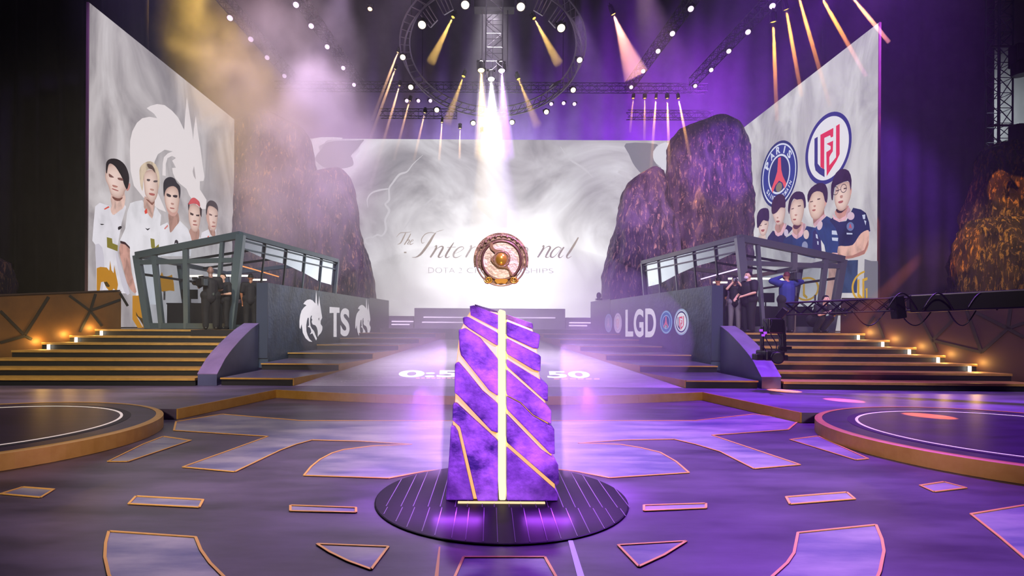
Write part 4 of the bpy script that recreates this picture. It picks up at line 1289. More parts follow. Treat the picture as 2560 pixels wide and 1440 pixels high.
# ------------------------------------------------------------------ logo walls flanking the runway
def logo_wall(s, label):
    t = thing('logo_wall', label, 'logo wall', (6.2 * s, 20, ZD))
    y0, y1, y2 = 16.35, 26.0, 29.4
    q = [(xwall(y0) * -s, y0), (xwall(y1) * -s, y1), ((xwall(y1) - .3) * -s, y1), ((xwall(y0) - .32) * -s, y0)]
    MB().prism(q, .32, [2.8, 2.8, 2.8, 2.8]).build('wall_panel', M('logo_wall_navy', '2a3646', .45, 0, '42526a', 1.6, (1, 1, 1), 8, bump=.25, bscale=9), t)
    q = [((xwall(y1 + .03)) * -s, y1 + .03), ((xwall(y2)) * -s, y2), ((xwall(y2) - .3) * -s, y2), ((xwall(y1) - .3) * -s, y1 + .03)]
    MB().prism(q, .32, 2.86).build('end_panel', M('logo_wall_end', '4a4a60', .5), t)
    q = [((xwall(y0) - .0) * -s, y0 - .04), ((xwall(y0) - .33) * -s, y0 - .04), ((xwall(y0) - .33) * -s, y0 - .002), ((xwall(y0)) * -s, y0 - .002)]
    MB().prism(q, .6, 2.8).build('end_cap', M('end_cap_blue', '2a3448', .5), t)
    return t
lw = logo_wall(-1, 'dark logo wall with two white dragon emblems, left of the runway')
rw = logo_wall(1, 'dark logo wall with white letters between round crests, right of the runway')
d = Vector((xwall(26) - xwall(16.35), 26 - 16.35, 0)).normalized()
LW = Surf((xwall(16.35), 16.35, 0), (d.y, -d.x, 0), .008)
RW = Surf((-xwall(16.35), 16.35, 0), (-d.y, -d.x, 0), .008)
zw = zoom(9.0, 730, 710)
DR = [(250, 450), (280, 400), (340, 355), (400, 345), (460, 370), (520, 440), (530, 250), (538, 140), (550, 270), (560, 420), (583, 505), (592, 400), (605, 260), (620, 420), (640, 540), (655, 640),
      (675, 760), (640, 830), (640, 900), (680, 960), (675, 1040), (640, 1110), (600, 1150), (575, 1190), (575, 1060), (555, 980), (520, 930), (460, 910), (435, 850), (452, 800), (430, 770), (445, 715), (425, 710),
      (408, 760), (400, 830), (410, 940), (440, 1000), (490, 1060), (520, 1140), (558, 1230), (537, 1268), (490, 1180), (455, 1110), (398, 1132), (430, 1080), (420, 1030), (398, 980), (348, 960), (380, 930), (370, 760),
      (350, 760), (330, 830), (315, 940), (320, 1060), (345, 1150), (390, 1240), (455, 1302), (380, 1290), (300, 1220), (240, 1100), (225, 1000), (210, 900), (185, 1015), (165, 980), (163, 830), (180, 700), (210, 600),
      (260, 530), (320, 480), (288, 462)]
EYE = [(588, 770), (604, 755), (602, 830), (586, 800)]
def dr2(pts): return [(1420 + (x - 163) * (1765 - 1420) / (680 - 163), 305 + (y - 140) * (1245 - 305) / (1302 - 140)) for x, y in pts]
WH = E('f3ecf4', .95)
art('dragon_emblem', LW, [zw(DR)], 1, WH, lw)
art('dragon_emblem', LW, [zw(dr2(DR))], 1, WH, lw)
art('dragon_eye', LW, [zw(EYE), zw(dr2(EYE))], 2, E('3a3a48', .6), lw)
mb = MB()
fill(mb, LW, [zw([(840, 515), (1065, 530), (1065, 650), (1000, 650), (1000, 1190), (930, 1190), (930, 650), (840, 655)])], 1)
word(mb, LW, 'S', *[zw([p])[0] for p in ((1085, 540), (1290, 550), (1292, 1175), (1085, 1180))], 1, .035)
mb.build('lettering', WH, lw)
zg = zoom(10.667, 1500, 740)
mb = MB()
fill(mb, RW, [zg([(682, 370), (745, 362), (745, 945), (890, 945), (890, 1082), (682, 1085)])], 1)
word(mb, RW, 'G', *[zg([p])[0] for p in ((903, 352), (1165, 340), (1165, 1100), (903, 1095))], 1, .03)
word(mb, RW, 'D', *[zg([p])[0] for p in ((1212, 335), (1500, 325), (1500, 1105), (1212, 1100))], 1, .03)
mb.build('lettering', WH, rw)
crest_psg(RW, rw, zg([(1775, 697)])[0], (15.3, -.6), (0, 29), 1, '3f78b4', '2c5590', 'e87a86', 'b9d6ee', .8, False)
crest_lgd(RW, rw, zg([(2180, 690)])[0], (18, -.7), (0, 33), 1, '3c4468', 'e8565e', 'eef0f4', .85, '9fb4d4')
crest_psg(RW, rw, zg([(235, 722)])[0], (9, -.3), (0, 23), 1, '8f8cba', 'a29cc4', 'd8b4d2', 'c4bcdc', .75, False)
crest_lgd(RW, rw, zg([(482, 722)])[0], (9.6, -.3), (0, 25), 1, 'b8a4c8', 'e8a2ae', 'ecdcea', .8, 'd4c0dc')
# ------------------------------------------------------------------ glass player booths
BOOTHM = M('booth_frame', '5b6a70', .4, .3)
BOOTHR = M('booth_frame_right', '6a6a78', .4, .3)
PANE = glass('booth_glass', 'e6ebee', .06)
def reflection_mat():
    # added half mirror, cut to the outline of the big screen's reflection
    m, nt, out = base_mat('reflection_mirror')
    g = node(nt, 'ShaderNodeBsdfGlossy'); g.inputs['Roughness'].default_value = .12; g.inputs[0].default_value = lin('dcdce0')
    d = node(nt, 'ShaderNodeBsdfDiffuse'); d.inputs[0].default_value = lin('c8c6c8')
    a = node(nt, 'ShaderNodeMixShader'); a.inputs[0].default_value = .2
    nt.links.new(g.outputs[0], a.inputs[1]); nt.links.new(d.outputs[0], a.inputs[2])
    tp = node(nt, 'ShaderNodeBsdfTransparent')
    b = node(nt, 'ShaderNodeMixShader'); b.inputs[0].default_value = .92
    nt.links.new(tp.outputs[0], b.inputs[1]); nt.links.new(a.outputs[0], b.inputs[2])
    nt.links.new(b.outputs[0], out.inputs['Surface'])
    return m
REFLECTION = reflection_mat()
def booth(s, label, strip_col, strip_s):
    m = lambda x, y, z: Vector((x * -s, y, z))
    t = thing('glass_booth', label, 'player booth', (9.6 * s, 21, ZP))
    fm = BOOTHM if s < 0 else BOOTHR
    Ab, At = (-8.34, 18.0, ZP + .002), (-7.96, 17.9, 4.44)
    Bb, Bt = (-11.5, 18.9, ZP + .002), (-11.85, 18.8, 3.87)
    Cb, Ct = (-6.98, 24.7, ZP + .002), (-6.74, 24.7, 4.40)
    Db, Dt = (-11.6, 25.3, ZP + .002), (-11.9, 25.3, 3.87)
    L = lambda p, q, k: tuple(p[i] * (1 - k) + q[i] * k for i in range(3))
    MB().bar(m(*Ab), m(*At), .24, .2).build('corner_post', fm, t)
    MB().bar(m(*Bb), m(*Bt), .2, .2).build('corner_post', fm, t)
    MB().bar(m(*Cb), m(*Ct), .16).build('corner_post', fm, t)
    MB().bar(m(*Db), m(*Dt), .16).build('corner_post', fm, t)
    for k in (.17, .48, .83):
        MB().bar(m(*L(Bb, Ab, k)), m(*L(Bt, At, k)), .15 if k < .8 else .1, .14).build('post', fm, t)
    MB().bar(m(*Bt), m(*At), .18, .22).build('roof_beam', fm, t)
    MB().bar(m(*At), m(*Ct), .16, .16).build('roof_beam', fm, t)
    MB().bar(m(*Bt), m(*Dt), .16, .16).build('roof_beam', fm, t)
    MB().bar(m(*Dt), m(*Ct), .16, .16).build('roof_beam', fm, t)
    lb = [(p[0], p[1], 3.64) for p in (L(Bb, Bt, .86), L(Ab, At, .72))]
    MB().bar(m(*lb[0]), m(*lb[1]), .1, .15).build('lintel', fm, t)
    MB().bar(m(Bb[0], Bb[1], ZP + .1), m(Ab[0], Ab[1], ZP + .1), .14, .18).build('sill_beam', fm, t)
    MB().bar(m(Ab[0], Ab[1], ZP + .08), m(Cb[0], Cb[1], ZP + .08), .12, .14).build('sill_beam', fm, t)
    h = m(*L(Bb, Ab, .22)) + Vector((0, -.1, 1.1))
    MB().box(h, (.03, .06, .3)).build('door_handle', M('chrome', 'c8ccd4', .2, 1.0), t)
    # front panes
    ks = [0, .17, .48, .83, 1]
    for a, b in zip(ks[:-1], ks[1:]):
        v = [m(*L(Bb, Ab, a)), m(*L(Bb, Ab, b)), m(*L(Bt, At, b)), m(*L(Bt, At, a))]
        MB().add(v, [(0, 1, 2, 3)]).build('pane', PANE, t)
    # side panes, mullions, shape of the screen's reflection
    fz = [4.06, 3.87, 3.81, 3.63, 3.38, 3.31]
    for i in range(5):
        a, b = i / 5, (i + 1) / 5
        v = [m(*L(Ab, Cb, a)), m(*L(Ab, Cb, b)), m(*L(At, Ct, b)), m(*L(At, Ct, a))]
        MB().add(v, [(0, 1, 2, 3)]).build('pane', PANE, t)
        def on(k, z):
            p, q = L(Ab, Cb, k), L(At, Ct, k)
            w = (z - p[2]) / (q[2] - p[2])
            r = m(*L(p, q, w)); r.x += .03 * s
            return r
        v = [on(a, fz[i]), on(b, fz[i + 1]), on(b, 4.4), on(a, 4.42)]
        MB().add(v, [(0, 1, 2, 3)]).build('screen_reflection', REFLECTION, t)
        if i < 4:
            MB().bar(m(*L(Ab, Cb, b)), m(*L(At, Ct, b)), .05, .07).build('mullion', DSTEEL if i < 2 else fm, t)
    for z0, z1 in ((4.28, 4.26), (4.02, 4.02)):
        p = on  # rails across the whole side
        def on2(k, z):
            p, q = L(Ab, Cb, k), L(At, Ct, k)
            w = (z - p[2]) / (q[2] - p[2])
            return m(*L(p, q, w))
        MB().bar(on2(0, z0), on2(1, z1), .04, .05).build('rail', fm, t)
    # far walls + roof
    MB().add([m(*Db), m(*Cb), m(*Ct), m(*Dt)], [(0, 1, 2, 3)]).build('pane', PANE, t)
    MB().add([m(*Bb), m(*Db), m(*Dt), m(*Bt)], [(0, 1, 2, 3)]).build('pane', PANE, t)
    MB().bar(m(*L(Bt, Dt, .33)), m(*L(At, Ct, .33)), .08, .08).build('rafter', DSTEEL, t)
    MB().bar(m(*L(Bt, Dt, .66)), m(*L(At, Ct, .66)), .08, .08).build('rafter', DSTEEL, t)
    MB().bar(m(*L(Bb, Db, .4)), m(*L(Bt, Dt, .4)), .16, .12).build('post', fm, t)
    MB().bar(m(-11.7, 18.9, 3.25), m(-11.75, 25.2, 3.25), .06, .08).build('rail', DSTEEL, t)
    # interior: light strip and ceiling bars belong to the booth
    MB().tube([m(-8.55, 18.7, 3.6), m(-8.5, 20.2, 3.56), m(-8.3, 22.0, 3.46)], .022, 8).build('light_strip', E(strip_col, strip_s), t)
    for k, (x0, x1, y, z) in enumerate([(-8.9, -8.35, 19.6, 3.28), (-9.9, -9.1, 19.8, 3.3), (-10.6, -10.1, 19.7, 3.27), (-8.6, -8.1, 20.3, 3.2)]):
        MB().box(m((x0 + x1) / 2, y, z), (x1 - x0, .08, .06)).build('light_bar', E('ffeed8', 2.2), t)
    return t
booth(-1, 'tilted glass player booth on the left, before the dragon screen', 'ff9a5c', 1.6)
booth(1, 'tilted glass player booth on the right, before the crest screen', 'e9c8ff', 2.2)

DESK = M('desk_black', '17121a', .5)
MON = M('monitor_black', '101014', .4)
def booth_furniture(s, side):
    t = thing('gaming_desk', 'long black desk inside the %s glass booth' % side, 'desk', (9.9 * s, 20.2, ZP))
    MB().box((9.9 * s, 20.2, ZP + .88), (3.1, .75, .05)).build('desk_top', DESK, t)
    MB().box((9.9 * s, 19.86, ZP + .43), (3.06, .04, .85)).build('front_board', DESK, t)
    for k in (-1.45, 1.45):
        MB().box((9.9 * s + k, 20.25, ZP + .428), (.06, .6, .85)).build('leg', DESK, t)
    for k in range(3):
        x = (9.1 + k * .85) * s
        w = ('nearest the runway', 'in the middle', 'farthest from the runway')[k]
        mo = thing('monitor', 'black monitor on the %s booth desk, %s' % (side, w), 'monitor', (x, 20.15, ZP + .905), group='monitors on the %s booth desk' % side)
        MB().box((x, 20.15, ZP + .915), (.25, .18, .015)).build('stand', MON, mo)
        MB().box((x, 20.2, ZP + 1.0), (.04, .03, .2)).build('neck', MON, mo)
        MB().box((x, 20.15, ZP + 1.23), (.58, .035, .34)).build('screen_case', MON, mo)
        MB().box((x, 20.171, ZP + 1.23), (.54, .006, .3)).build('display', E('8a78e0', 1.2), mo)
booth_furniture(-1, 'left')
booth_furniture(1, 'right')
# ------------------------------------------------------------------ sculpted rock faces
def rock_mat(name, base, mid, gold, amt):
    m, nt, out = base_mat(name)
    b = node(nt, 'ShaderNodeBsdfPrincipled'); b.inputs['Roughness'].default_value = .6
    mp = coords(nt, (1.0, 1.0, .28))
    n1 = node(nt, 'ShaderNodeTexNoise'); n1.inputs['Scale'].default_value = 2.2; n1.inputs['Detail'].default_value = 8
    n2 = node(nt, 'ShaderNodeTexNoise'); n2.inputs['Scale'].default_value = 9.0; n2.inputs['Detail'].default_value = 9; n2.inputs['Roughness'].default_value = .72; n2.inputs['Distortion'].default_value = .5
    for n in (n1, n2): nt.links.new(mp.outputs[0], n.inputs['Vector'])
    r1 = ramp(nt, [(.38, base), (.62, mid)])
    r2 = ramp(nt, [(.54 - amt, (0, 0, 0)), (.62 - amt, (1, 1, 1))])
    nt.links.new(n1.outputs['Fac'], r1.inputs[0]); nt.links.new(n2.outputs['Fac'], r2.inputs[0])
    mx = node(nt, 'ShaderNodeMix', data_type='RGBA')
    nt.links.new(r2.outputs[0], mx.inputs[0]); nt.links.new(r1.outputs[0], mx.inputs[6]); mx.inputs[7].default_value = lin(gold)
    nt.links.new(mx.outputs[2], b.inputs['Base Color'])
    bp = node(nt, 'ShaderNodeBump'); bp.inputs['Strength'].default_value = .9; bp.inputs['Distance'].default_value = .12
    nt.links.new(n2.outputs['Fac'], bp.inputs['Height']); nt.links.new(bp.outputs[0], b.inputs['Normal'])
    nt.links.new(b.outputs[0], out.inputs['Surface'])
    return m
ROCK = rock_mat('rock_gold_flecked', '322a40', '6a5a76', 'c4a488', .0)
ROCKG = rock_mat('rock_gold', '1c1612', '40342a', 'b08c48', .02)

def interp(c, y):
    if y <= c[0][1]: return c[0][0]
    for (x0, y0), (x1, y1) in zip(c[:-1], c[1:]):
        if y0 <= y <= y1:
            return x0 + (x1 - x0) * (y - y0) / max(y1 - y0, 1e-6)
    return c[-1][0]
def rock(label, Y, left, right, depth, mat, zb, rows=96, cols=84, amp=.24, seed=0):
    """left and right outlines give its width at each height; it is a full boulder, depth metres thick"""
    y0 = min(left[0][1], right[0][1]); y1 = max(left[-1][1], right[-1][1])
    vs, fs = [], []
    for j in range(rows + 1):
        f = j / rows
        py = y0 + (y1 - y0) * f
        xl, xr = interp(left, py), interp(right, py)
        a, b = P(xl, py, Y), P(xr, py, Y)
        c = (a + b) / 2; hw = max((b.x - a.x) / 2, .02)
        z = a.z if j < rows else zb
        z = max(z, zb)
        dd = depth * min(1, (.25 + 1.6 * f)) ** .5
        for i in range(cols):
            t = 2 * PI * i / cols
            ct, stt = math.cos(t), math.sin(t)
            ex = math.copysign(abs(ct) ** .8, ct); ey = math.copysign(abs(stt) ** .8, stt)
            p = Vector((c.x + hw * ex, Y + dd * ey, z))
            q = Vector((p.x * 1.1 + seed, p.y * 1.1, p.z * .38))
            rid = 1 - abs(noise.noise(Vector((p.x * 2.2 + seed, p.y * 2.2, p.z * .55)))) * 2
            nn = noise.noise(q) + .45 * rid + .4 * noise.noise(Vector((p.x * 4.5 + seed, p.y * 4.5, p.z * 1.3))) + .22 * noise.noise(Vector((p.x * 10 + seed, p.y * 10, p.z * 3)))
            k = amp * nn * min(1, f * 6 + .15)
            p.x += ex * k * .6; p.y += ey * k * 1.6
            vs.append(p)
    for j in range(rows):
        for i in range(cols):
            l = (i + 1) % cols
            fs.append((j * cols + i, (j + 1) * cols + i, (j + 1) * cols + l, j * cols + l))
    fs.append(tuple(range(cols))); fs.append(tuple(rows * cols + i for i in reversed(range(cols))))
    o = MB().add(vs, fs).build('rock_face', mat, None, True)
    return tag(o, label, 'rock', None)
rock('tall rock face on the left, half lost in smoke beside the dragon screen', 31.6,
     [(640, 292), (600, 305), (582, 330), (575, 400), (570, 600), (565, 760)], [(700, 292), (755, 318), (775, 350), (785, 420), (800, 560), (815, 760)], 1.6, ROCK, ZP, seed=3)
rock('lower rock face on the left, sloping down to the dragon logo wall', 29.6,
     [(835, 428), (800, 432), (770, 440), (760, 480), (750, 760)], [(862, 428), (872, 440), (888, 510), (897, 560), (905, 600), (922, 650), (934, 700), (936, 770)], 1.5, ROCK, ZP, seed=9)
rock('tall gold flecked rock face on the right, next to the crest screen', 30.6,
     [(1770, 298), (1745, 308), (1700, 322), (1680, 345), (1672, 370), (1662, 480), (1650, 600), (1640, 770)], [(1815, 298), (1845, 312), (1860, 340), (1868, 390), (1869, 600), (1870, 770)], 1.5, ROCK, ZP, seed=21, amp=.3)
rock('lower gold flecked rock face on the right, ending above the crest wall', 29.2,
     [(1618, 425), (1596, 438), (1573, 456), (1563, 480), (1555, 520), (1545, 570), (1525, 640), (1514, 690), (1509, 780)], [(1640, 425), (1655, 432), (1664, 470), (1668, 520), (1690, 600), (1700, 780)], 1.4, ROCK, ZP, seed=33, amp=.26)
rock('big golden rock outcrop at the far right, below the steel tower', 23.0,
     [(2480, 366), (2462, 375), (2455, 410), (2448, 470), (2440, 560), (2430, 760)], [(2560, 362), (2620, 368), (2640, 420), (2650, 600), (2650, 760)], 1.3, ROCKG, 0, seed=41, amp=.3)
rock('lower golden rock outcrop at the far right, behind the camera crane boom', 21.4,
     [(2450, 548), (2425, 552), (2412, 580), (2405, 640), (2398, 760)], [(2540, 548), (2590, 560), (2620, 620), (2640, 760)], 1.2, ROCKG, 0, seed=57, amp=.3)
rock('sliver of dark gold rock at the left picture edge above the barrier wall', 21.0,
     [(-90, 640), (-105, 660), (-110, 760)], [(-20, 640), (5, 655), (10, 760)], 1.0, ROCKG, 0, rows=24, cols=24, seed=63)

# ------------------------------------------------------------------ trusses
def truss(label, p, q, w=.42, n=None, r=.022, cat='truss', mat=None, name='lighting_truss', group=None):
    p, q = Vector(p), Vector(q)
    mat = mat or DSTEEL
    d = (q - p); L = d.length; d.normalize()
    up = Vector((0, 0, 1)) if abs(d.z) < .9 else Vector((0, 1, 0))
    x = d.cross(up).normalized(); z = x.cross(d).normalized()
    t = thing(name, label, cat, p, group)
    offs = [(x * a + z * b) * (w / 2) for a, b in ((-1, -1), (1, -1), (1, 1), (-1, 1))]
    for o in offs:
        MB().tube([p + o, q + o], r, 6).build('chord', mat, t)
    n = n or max(3, int(L / w))
    lb = MB()
    for k in range(n):
        a, b = p + d * (L * k / n), p + d * (L * (k + 1) / n)
        for e in range(4):
            o1, o2 = offs[e], offs[(e + 1) % 4]
            if k % 2: o1, o2 = o2, o1
            lb.tube([a + o1, b + o2], r * .55, 5, cap=False)
            lb.tube([b + offs[e], b + offs[(e + 1) % 4]], r * .5, 5, cap=False)
    lb.build('lattice', mat, t)
    return t
tw_ = lambda z: z
truss('overhead truss above the left side screen, outer left one', (-11.35, 22.3, 15.35), (-11.1, 31.5, 15.35))
truss('overhead truss left of the ring truss, inner left one', (-8.2, 22.3, 15.35), (-7.5, 32.2, 15.35))
truss('overhead truss right of the ring truss, inner right one', (8.5, 22.3, 15.35), (7.9, 32.2, 15.35))
truss('overhead truss above the right side screen, outer right one', (11.8, 22.3, 15.35), (11.35, 31.5, 15.35))
truss('long cross truss high behind the ring truss', (-12.5, 32.5, 15.4), (12.5, 32.5, 15.4))
truss('lower cross truss above the big screen, right half', (8.0, 32.9, 14.0), (13.0, 32.9, 14.0))
truss('lower cross truss above the big screen, left half', (-6.5, 32.9, 14.0), (-2.0, 32.9, 14.0))
truss('short cross truss over the far right, carrying the amber beam lamps', (8.9, 19.3, 15.2), (14.2, 19.3, 15.2))
truss('tall lattice steel tower at the far right above the golden rocks', (21.95, 24.2, 0), (21.95, 24.2, 22), .62, 34, .035, 'tower', M('tower_blue', '3a4756', .45, .4), 'lattice_tower')
# central hanging tower over the ring
CT = P(1235, 185, 21.0)
cen = truss('slim lattice truss hanging down through the middle of the ring truss', (CT.x, 21.0, CT.z + .1), (CT.x, 21.0, 18.5), .62, 14, .022, 'truss', STEEL, 'hanging_truss')
MB().box((CT.x, 21.0, 13.55), (1.5, .5, .3)).build('cross_beam', BLACK, cen)
wires = MB()
for dx in (-.45, .5):
    wires.tube([(CT.x + dx, 21.0, CT.z + .3), (CT.x + dx, 21.0, 18.5)], .018, 6)
wires.build('cable', STEEL, cen)

# ------------------------------------------------------------------ ring truss
rc = P(1232, 140, 24.0); RR = 3.95; TILT = math.radians(17)
ring = thing('ring_truss', 'large circular lattice truss with lamps hanging over the stage', 'ring truss', rc)
def rp(a, r, dz):
    v = Vector((math.cos(a) * r, math.sin(a) * r, dz))
    return rc + Matrix.Rotation(-TILT, 3, 'X') @ v
N = 60
for r, dz in ((RR, .2), (RR - .4, .2), (RR - .2, -.2)):
    MB().tube([rp(2 * PI * i / N, r, dz) for i in range(N)], .035, 6, closed=True).build('ring_chord', STEEL, ring)
lt = MB()
for i in range(N):
    a, b = 2 * PI * i / N, 2 * PI * (i + 1) / N
    lt.tube([rp(a, RR, .2), rp(b, RR - .2, -.2)], .018, 5, cap=False)
    lt.tube([rp(a, RR - .4, .2), rp(b, RR - .2, -.2)], .018, 5, cap=False)
    lt.tube([rp(a, RR, .2), rp(a, RR - .4, .2)], .018, 5, cap=False)
lt.build('lattice', STEEL, ring)
hg = MB()
for k in range(6):
    a = 2 * PI * (k + .5) / 6
    p = rp(a, RR - .2, .2)
    hg.tube([p, (p.x, p.y, 19)], .012, 5)
hg.build('hanger_wire', DSTEEL, ring)
for k, (a0, a1) in enumerate(((.9, 1.05), (.62, .78), (2.1, 2.25), (2.36, 2.52), (3.6, 3.7))):
    m = MB()
    for j in range(4):
        m.bar(rp(a0 + PI + (a1 - a0) * j / 3, RR - .45, .1), rp(a0 + PI + (a1 - a0) * j / 3, RR - .9, -.25), .05)
    m.bar(rp(a0 + PI, RR - .9, -.25), rp(a1 + PI, RR - .9, -.25), .05)
    m.build('bracket', STEEL, ring)

# ------------------------------------------------------------------ stage lamps
CAN = M('lamp_black', '0c0b10', .4, .2)
LAMP_ME = {}
def lamp_mesh(kind, R):
    key = (kind, round(R, 3))
    if key not in LAMP_ME:
        b = MB()
        if kind == 'can':
            b.lathe([(R * .75, -R * 3.0), (R * .95, -R * 2.6), (R * 1.12, -.02), (R * 1.15, .03), (R * 1.02, .03), (R * 1.0, -.01)], (0, 0, 0), n=16)
        elif kind == 'lens':
            b.lathe([(R, .0), (R * .96, .012), (R * .6, .03), (R * .2, .036)], (0, 0, 0), n=16)
        else:
            s = 1.25 * R
            b.box((s, 0, -R * 1.2), (.03, .08, R * 2.6)); b.box((-s, 0, -R * 1.2), (.03, .08, R * 2.6)); b.box((0, 0, -R * 3.3), (s * 2 + .03, .08, .04))
            b.tube([(0, 0, -R * 3.3), (0, 0, -R * 4.2)], .03, 6)
        LAMP_ME[key] = b.mesh(kind)
    return LAMP_ME[key]
PARTN = {'can': 'housing', 'lens': 'lens', 'yoke': 'yoke'}
def lamp(label, pos, aim, R, col, s, group=None, name='stage_lamp'):
    d = (Vector(aim) - Vector(pos)).normalized()
    rot = Vector((0, 0, 1)).rotation_difference(d).to_matrix()
    t = thing(name, label, 'lamp', pos, group, None, rot)
    for k, mt in (('can', CAN), ('lens', None), ('yoke', CAN)):
        me = lamp_mesh(k, R)
        o = bpy.data.objects.new(PARTN[k], me)
        COL.objects.link(o); o.parent = t
        if not me.materials: me.materials.append(mt or E(col, s))
        if k == 'lens':
            o.material_slots[0].link = 'OBJECT'; o.material_slots[0].material = E(col, s)
    return t
def spot(pos, aim, col, watts, deg, blend=.3, size=.08, name='beam'):
    l = bpy.data.lights.new(name, 'SPOT')
    l.energy = watts; l.color = col; l.spot_size = math.radians(deg); l.spot_blend = blend; l.shadow_soft_size = size
    o = bpy.data.objects.new(name, l); COL.objects.link(o)
    d = (Vector(aim) - Vector(pos)).normalized()
    o.location = Vector(pos) + d * .08
    o.rotation_euler = d.to_track_quat('-Z', 'Y').to_euler()
    return o
SHAFT = {}
def shaft_mat(dens):
    k = round(dens, 3)
    if k not in SHAFT:
        m, nt, out = base_mat('lit_haze_%.3f' % k)
        v = node(nt, 'ShaderNodeVolumeScatter'); v.inputs['Density'].default_value = k; v.inputs['Color'].default_value = (1, 1, 1, 1)
        nt.links.new(v.outputs[0], out.inputs['Volume'])
        SHAFT[k] = m
    return SHAFT[k]
def beam(lampo, pos, end, r0, deg, dens, col, watts, blend=.3):
    """a spot light and the shaft of haze it falls through, a part of its lamp"""
    p, q = Vector(pos), Vector(end)
    d = (q - p).normalized(); L = (q - p).length
    r1 = r0 + L * math.tan(math.radians(deg / 2))
    MB().tube([p + d * .06, p + d * L * .5, q, q + d * .02], [r0, (r0 + r1) / 2, r1, r1 * .7], 12).build('beam', shaft_mat(dens), lampo)
    return spot(p, q, col, watts, max(deg * 1.15 + 1.5, 7.5), blend, .03)
PUR = (.36, .06, 1.0); LAV = (.62, .5, 1.0); AMB = (1.0, .42, .08); WHI = (1.0, .95, .92); REDO = (1.0, .22, .12)
ORD = ['nearest', 'second', 'third', 'fourth', 'farthest']
def row(pix, Ys, where, aimx):
    for k, ((px, py), Y) in enumerate(zip(pix, Ys)):
        p = P(px, py, Y)
        lamp('purple white lamp on the %s overhead truss, %s along it' % (where, ORD[k] + (' to the front' if k == 0 else '')), p, (p.x * .55 + aimx, 9, 0), .12 - .004 * k, 'f4d4ff', 1.7, 'lamps on the %s overhead truss' % where)
row([(575, 45), (627, 98), (668, 144), (711, 190)], [24.6, 26.4, 28.2, 30.3], 'outer left', 0)
row([(740, 12), (778, 65), (818, 117), (858, 170), (885, 212)], [23.5, 25.2, 27.2, 29.4, 31.4], 'inner left', 0)
row([(1727, 22), (1681, 84), (1645, 128), (1608, 178), (1578, 218)], [23.6, 25.4, 27.2, 29.4, 31.4], 'inner right', 0)
row([(1931, 15), (1870, 80), (1822, 128), (1778, 175), (1738, 215)], [23.4, 25.3, 27.2, 29.2, 31.1], 'outer right', 0)
# ring lamps
RL = [((1163, 12), 20.6), ((1302, 17), 20.6), ((1055, 62), 21.5), ((1403, 70), 21.5), ((1007, 143), 23.5), ((1449, 150), 23.5), ((1027, 218), 25.5), ((1433, 225), 25.5),
      ((1092, 275), 27.0), ((1366, 280), 27.0), ((1183, 308), 27.7), ((1280, 306), 27.7)]
RN = ['nearest on the left', 'nearest on the right', 'second from the front on the left', 'second from the front on the right', 'at its left extreme', 'at its right extreme',
      'past its left extreme', 'past its right extreme', 'low at the back on the left', 'low at the back on the right', 'farthest back on the left', 'farthest back on the right']
for ((px, py), Y), n_ in zip(RL, RN):
    p = P(px, py, Y)
    lamp('warm white lamp on the ring truss, ' + n_, p, (p.x * .8, 9, 0), .15 if Y < 22 else .115, 'ffecd2', 1.9, 'lamps around the ring truss')
for side, xs in (('left', [(1017, 252), (1046, 252), (1076, 252)]), ('right', [(1378, 260), (1409, 258), (1436, 260)])):
    for k, (px, py) in enumerate(xs):
        lamp('small lilac lamp low behind the %s of the ring truss, %s of its trio' % (side, ('left one', 'middle one', 'right one')[k]), P(px, py, 30.5), (0, 9, 0), .1, 'f0d0ff', 1.6, 'lilac lamp trio on the ' + side)
# three central beams
C3L = [('gold lamp on the left of the hanging truss, throwing a gold beam', (1203, 175), 'ffdf90'), ('white lamp at the foot of the hanging truss, throwing the main white beam', (1228, 197), 'ffffff'),
       ('violet lamp on the right of the hanging truss, throwing a violet beam', (1254, 176), 'e8b8ff')]
CB = []
for lb, (px, py), c in C3L:
    p = P(px, py, 20.6 if 'white' in lb else 20.9)
    CB.append(p)
    if 'main' in lb:
        aim = Vector((.25, 17.0, 1.2)); lo = lamp(lb, p, aim, .12, c, 10.0)
        beam(lo, p, aim, .1, 15, .14, (.95, 1, 1), 13000, .9)
    elif 'gold' in lb:
        aim = p + Vector((.1, -1.2, -3.6)); lo = lamp(lb, p, aim, .12, c, 10.0)
        beam(lo, p, aim, .1, 8, .22, (1, .62, .12), 15000, .4)
    else:
        aim = p + Vector((.15, -1.2, -3.6)); lo = lamp(lb, p, aim, .12, c, 10.0)
        beam(lo, p, aim, .1, 8, .22, (.5, .16, 1), 20000, .4)
# small yellow beam lamps inside the ring
for n_, (px, py), ax in (('left, high', (1133, 42), -1.6), ('right, high', (1335, 45), 1.8), ('left, low', (1159, 190), -1.2), ('right, low', (1296, 197), 1.4)):
    p = P(px, py, 24.0)
    a = p + Vector((ax, -1, -4))
    a = p + (a - p) * .55
    lo = lamp('small yellow beam lamp inside the ring truss, ' + n_, p, a, .08, 'ffd060', 2.0)
    beam(lo, p, a, .07, 8, .2, (1, .6, .15), 6500 if 'high' in n_ else 3000)
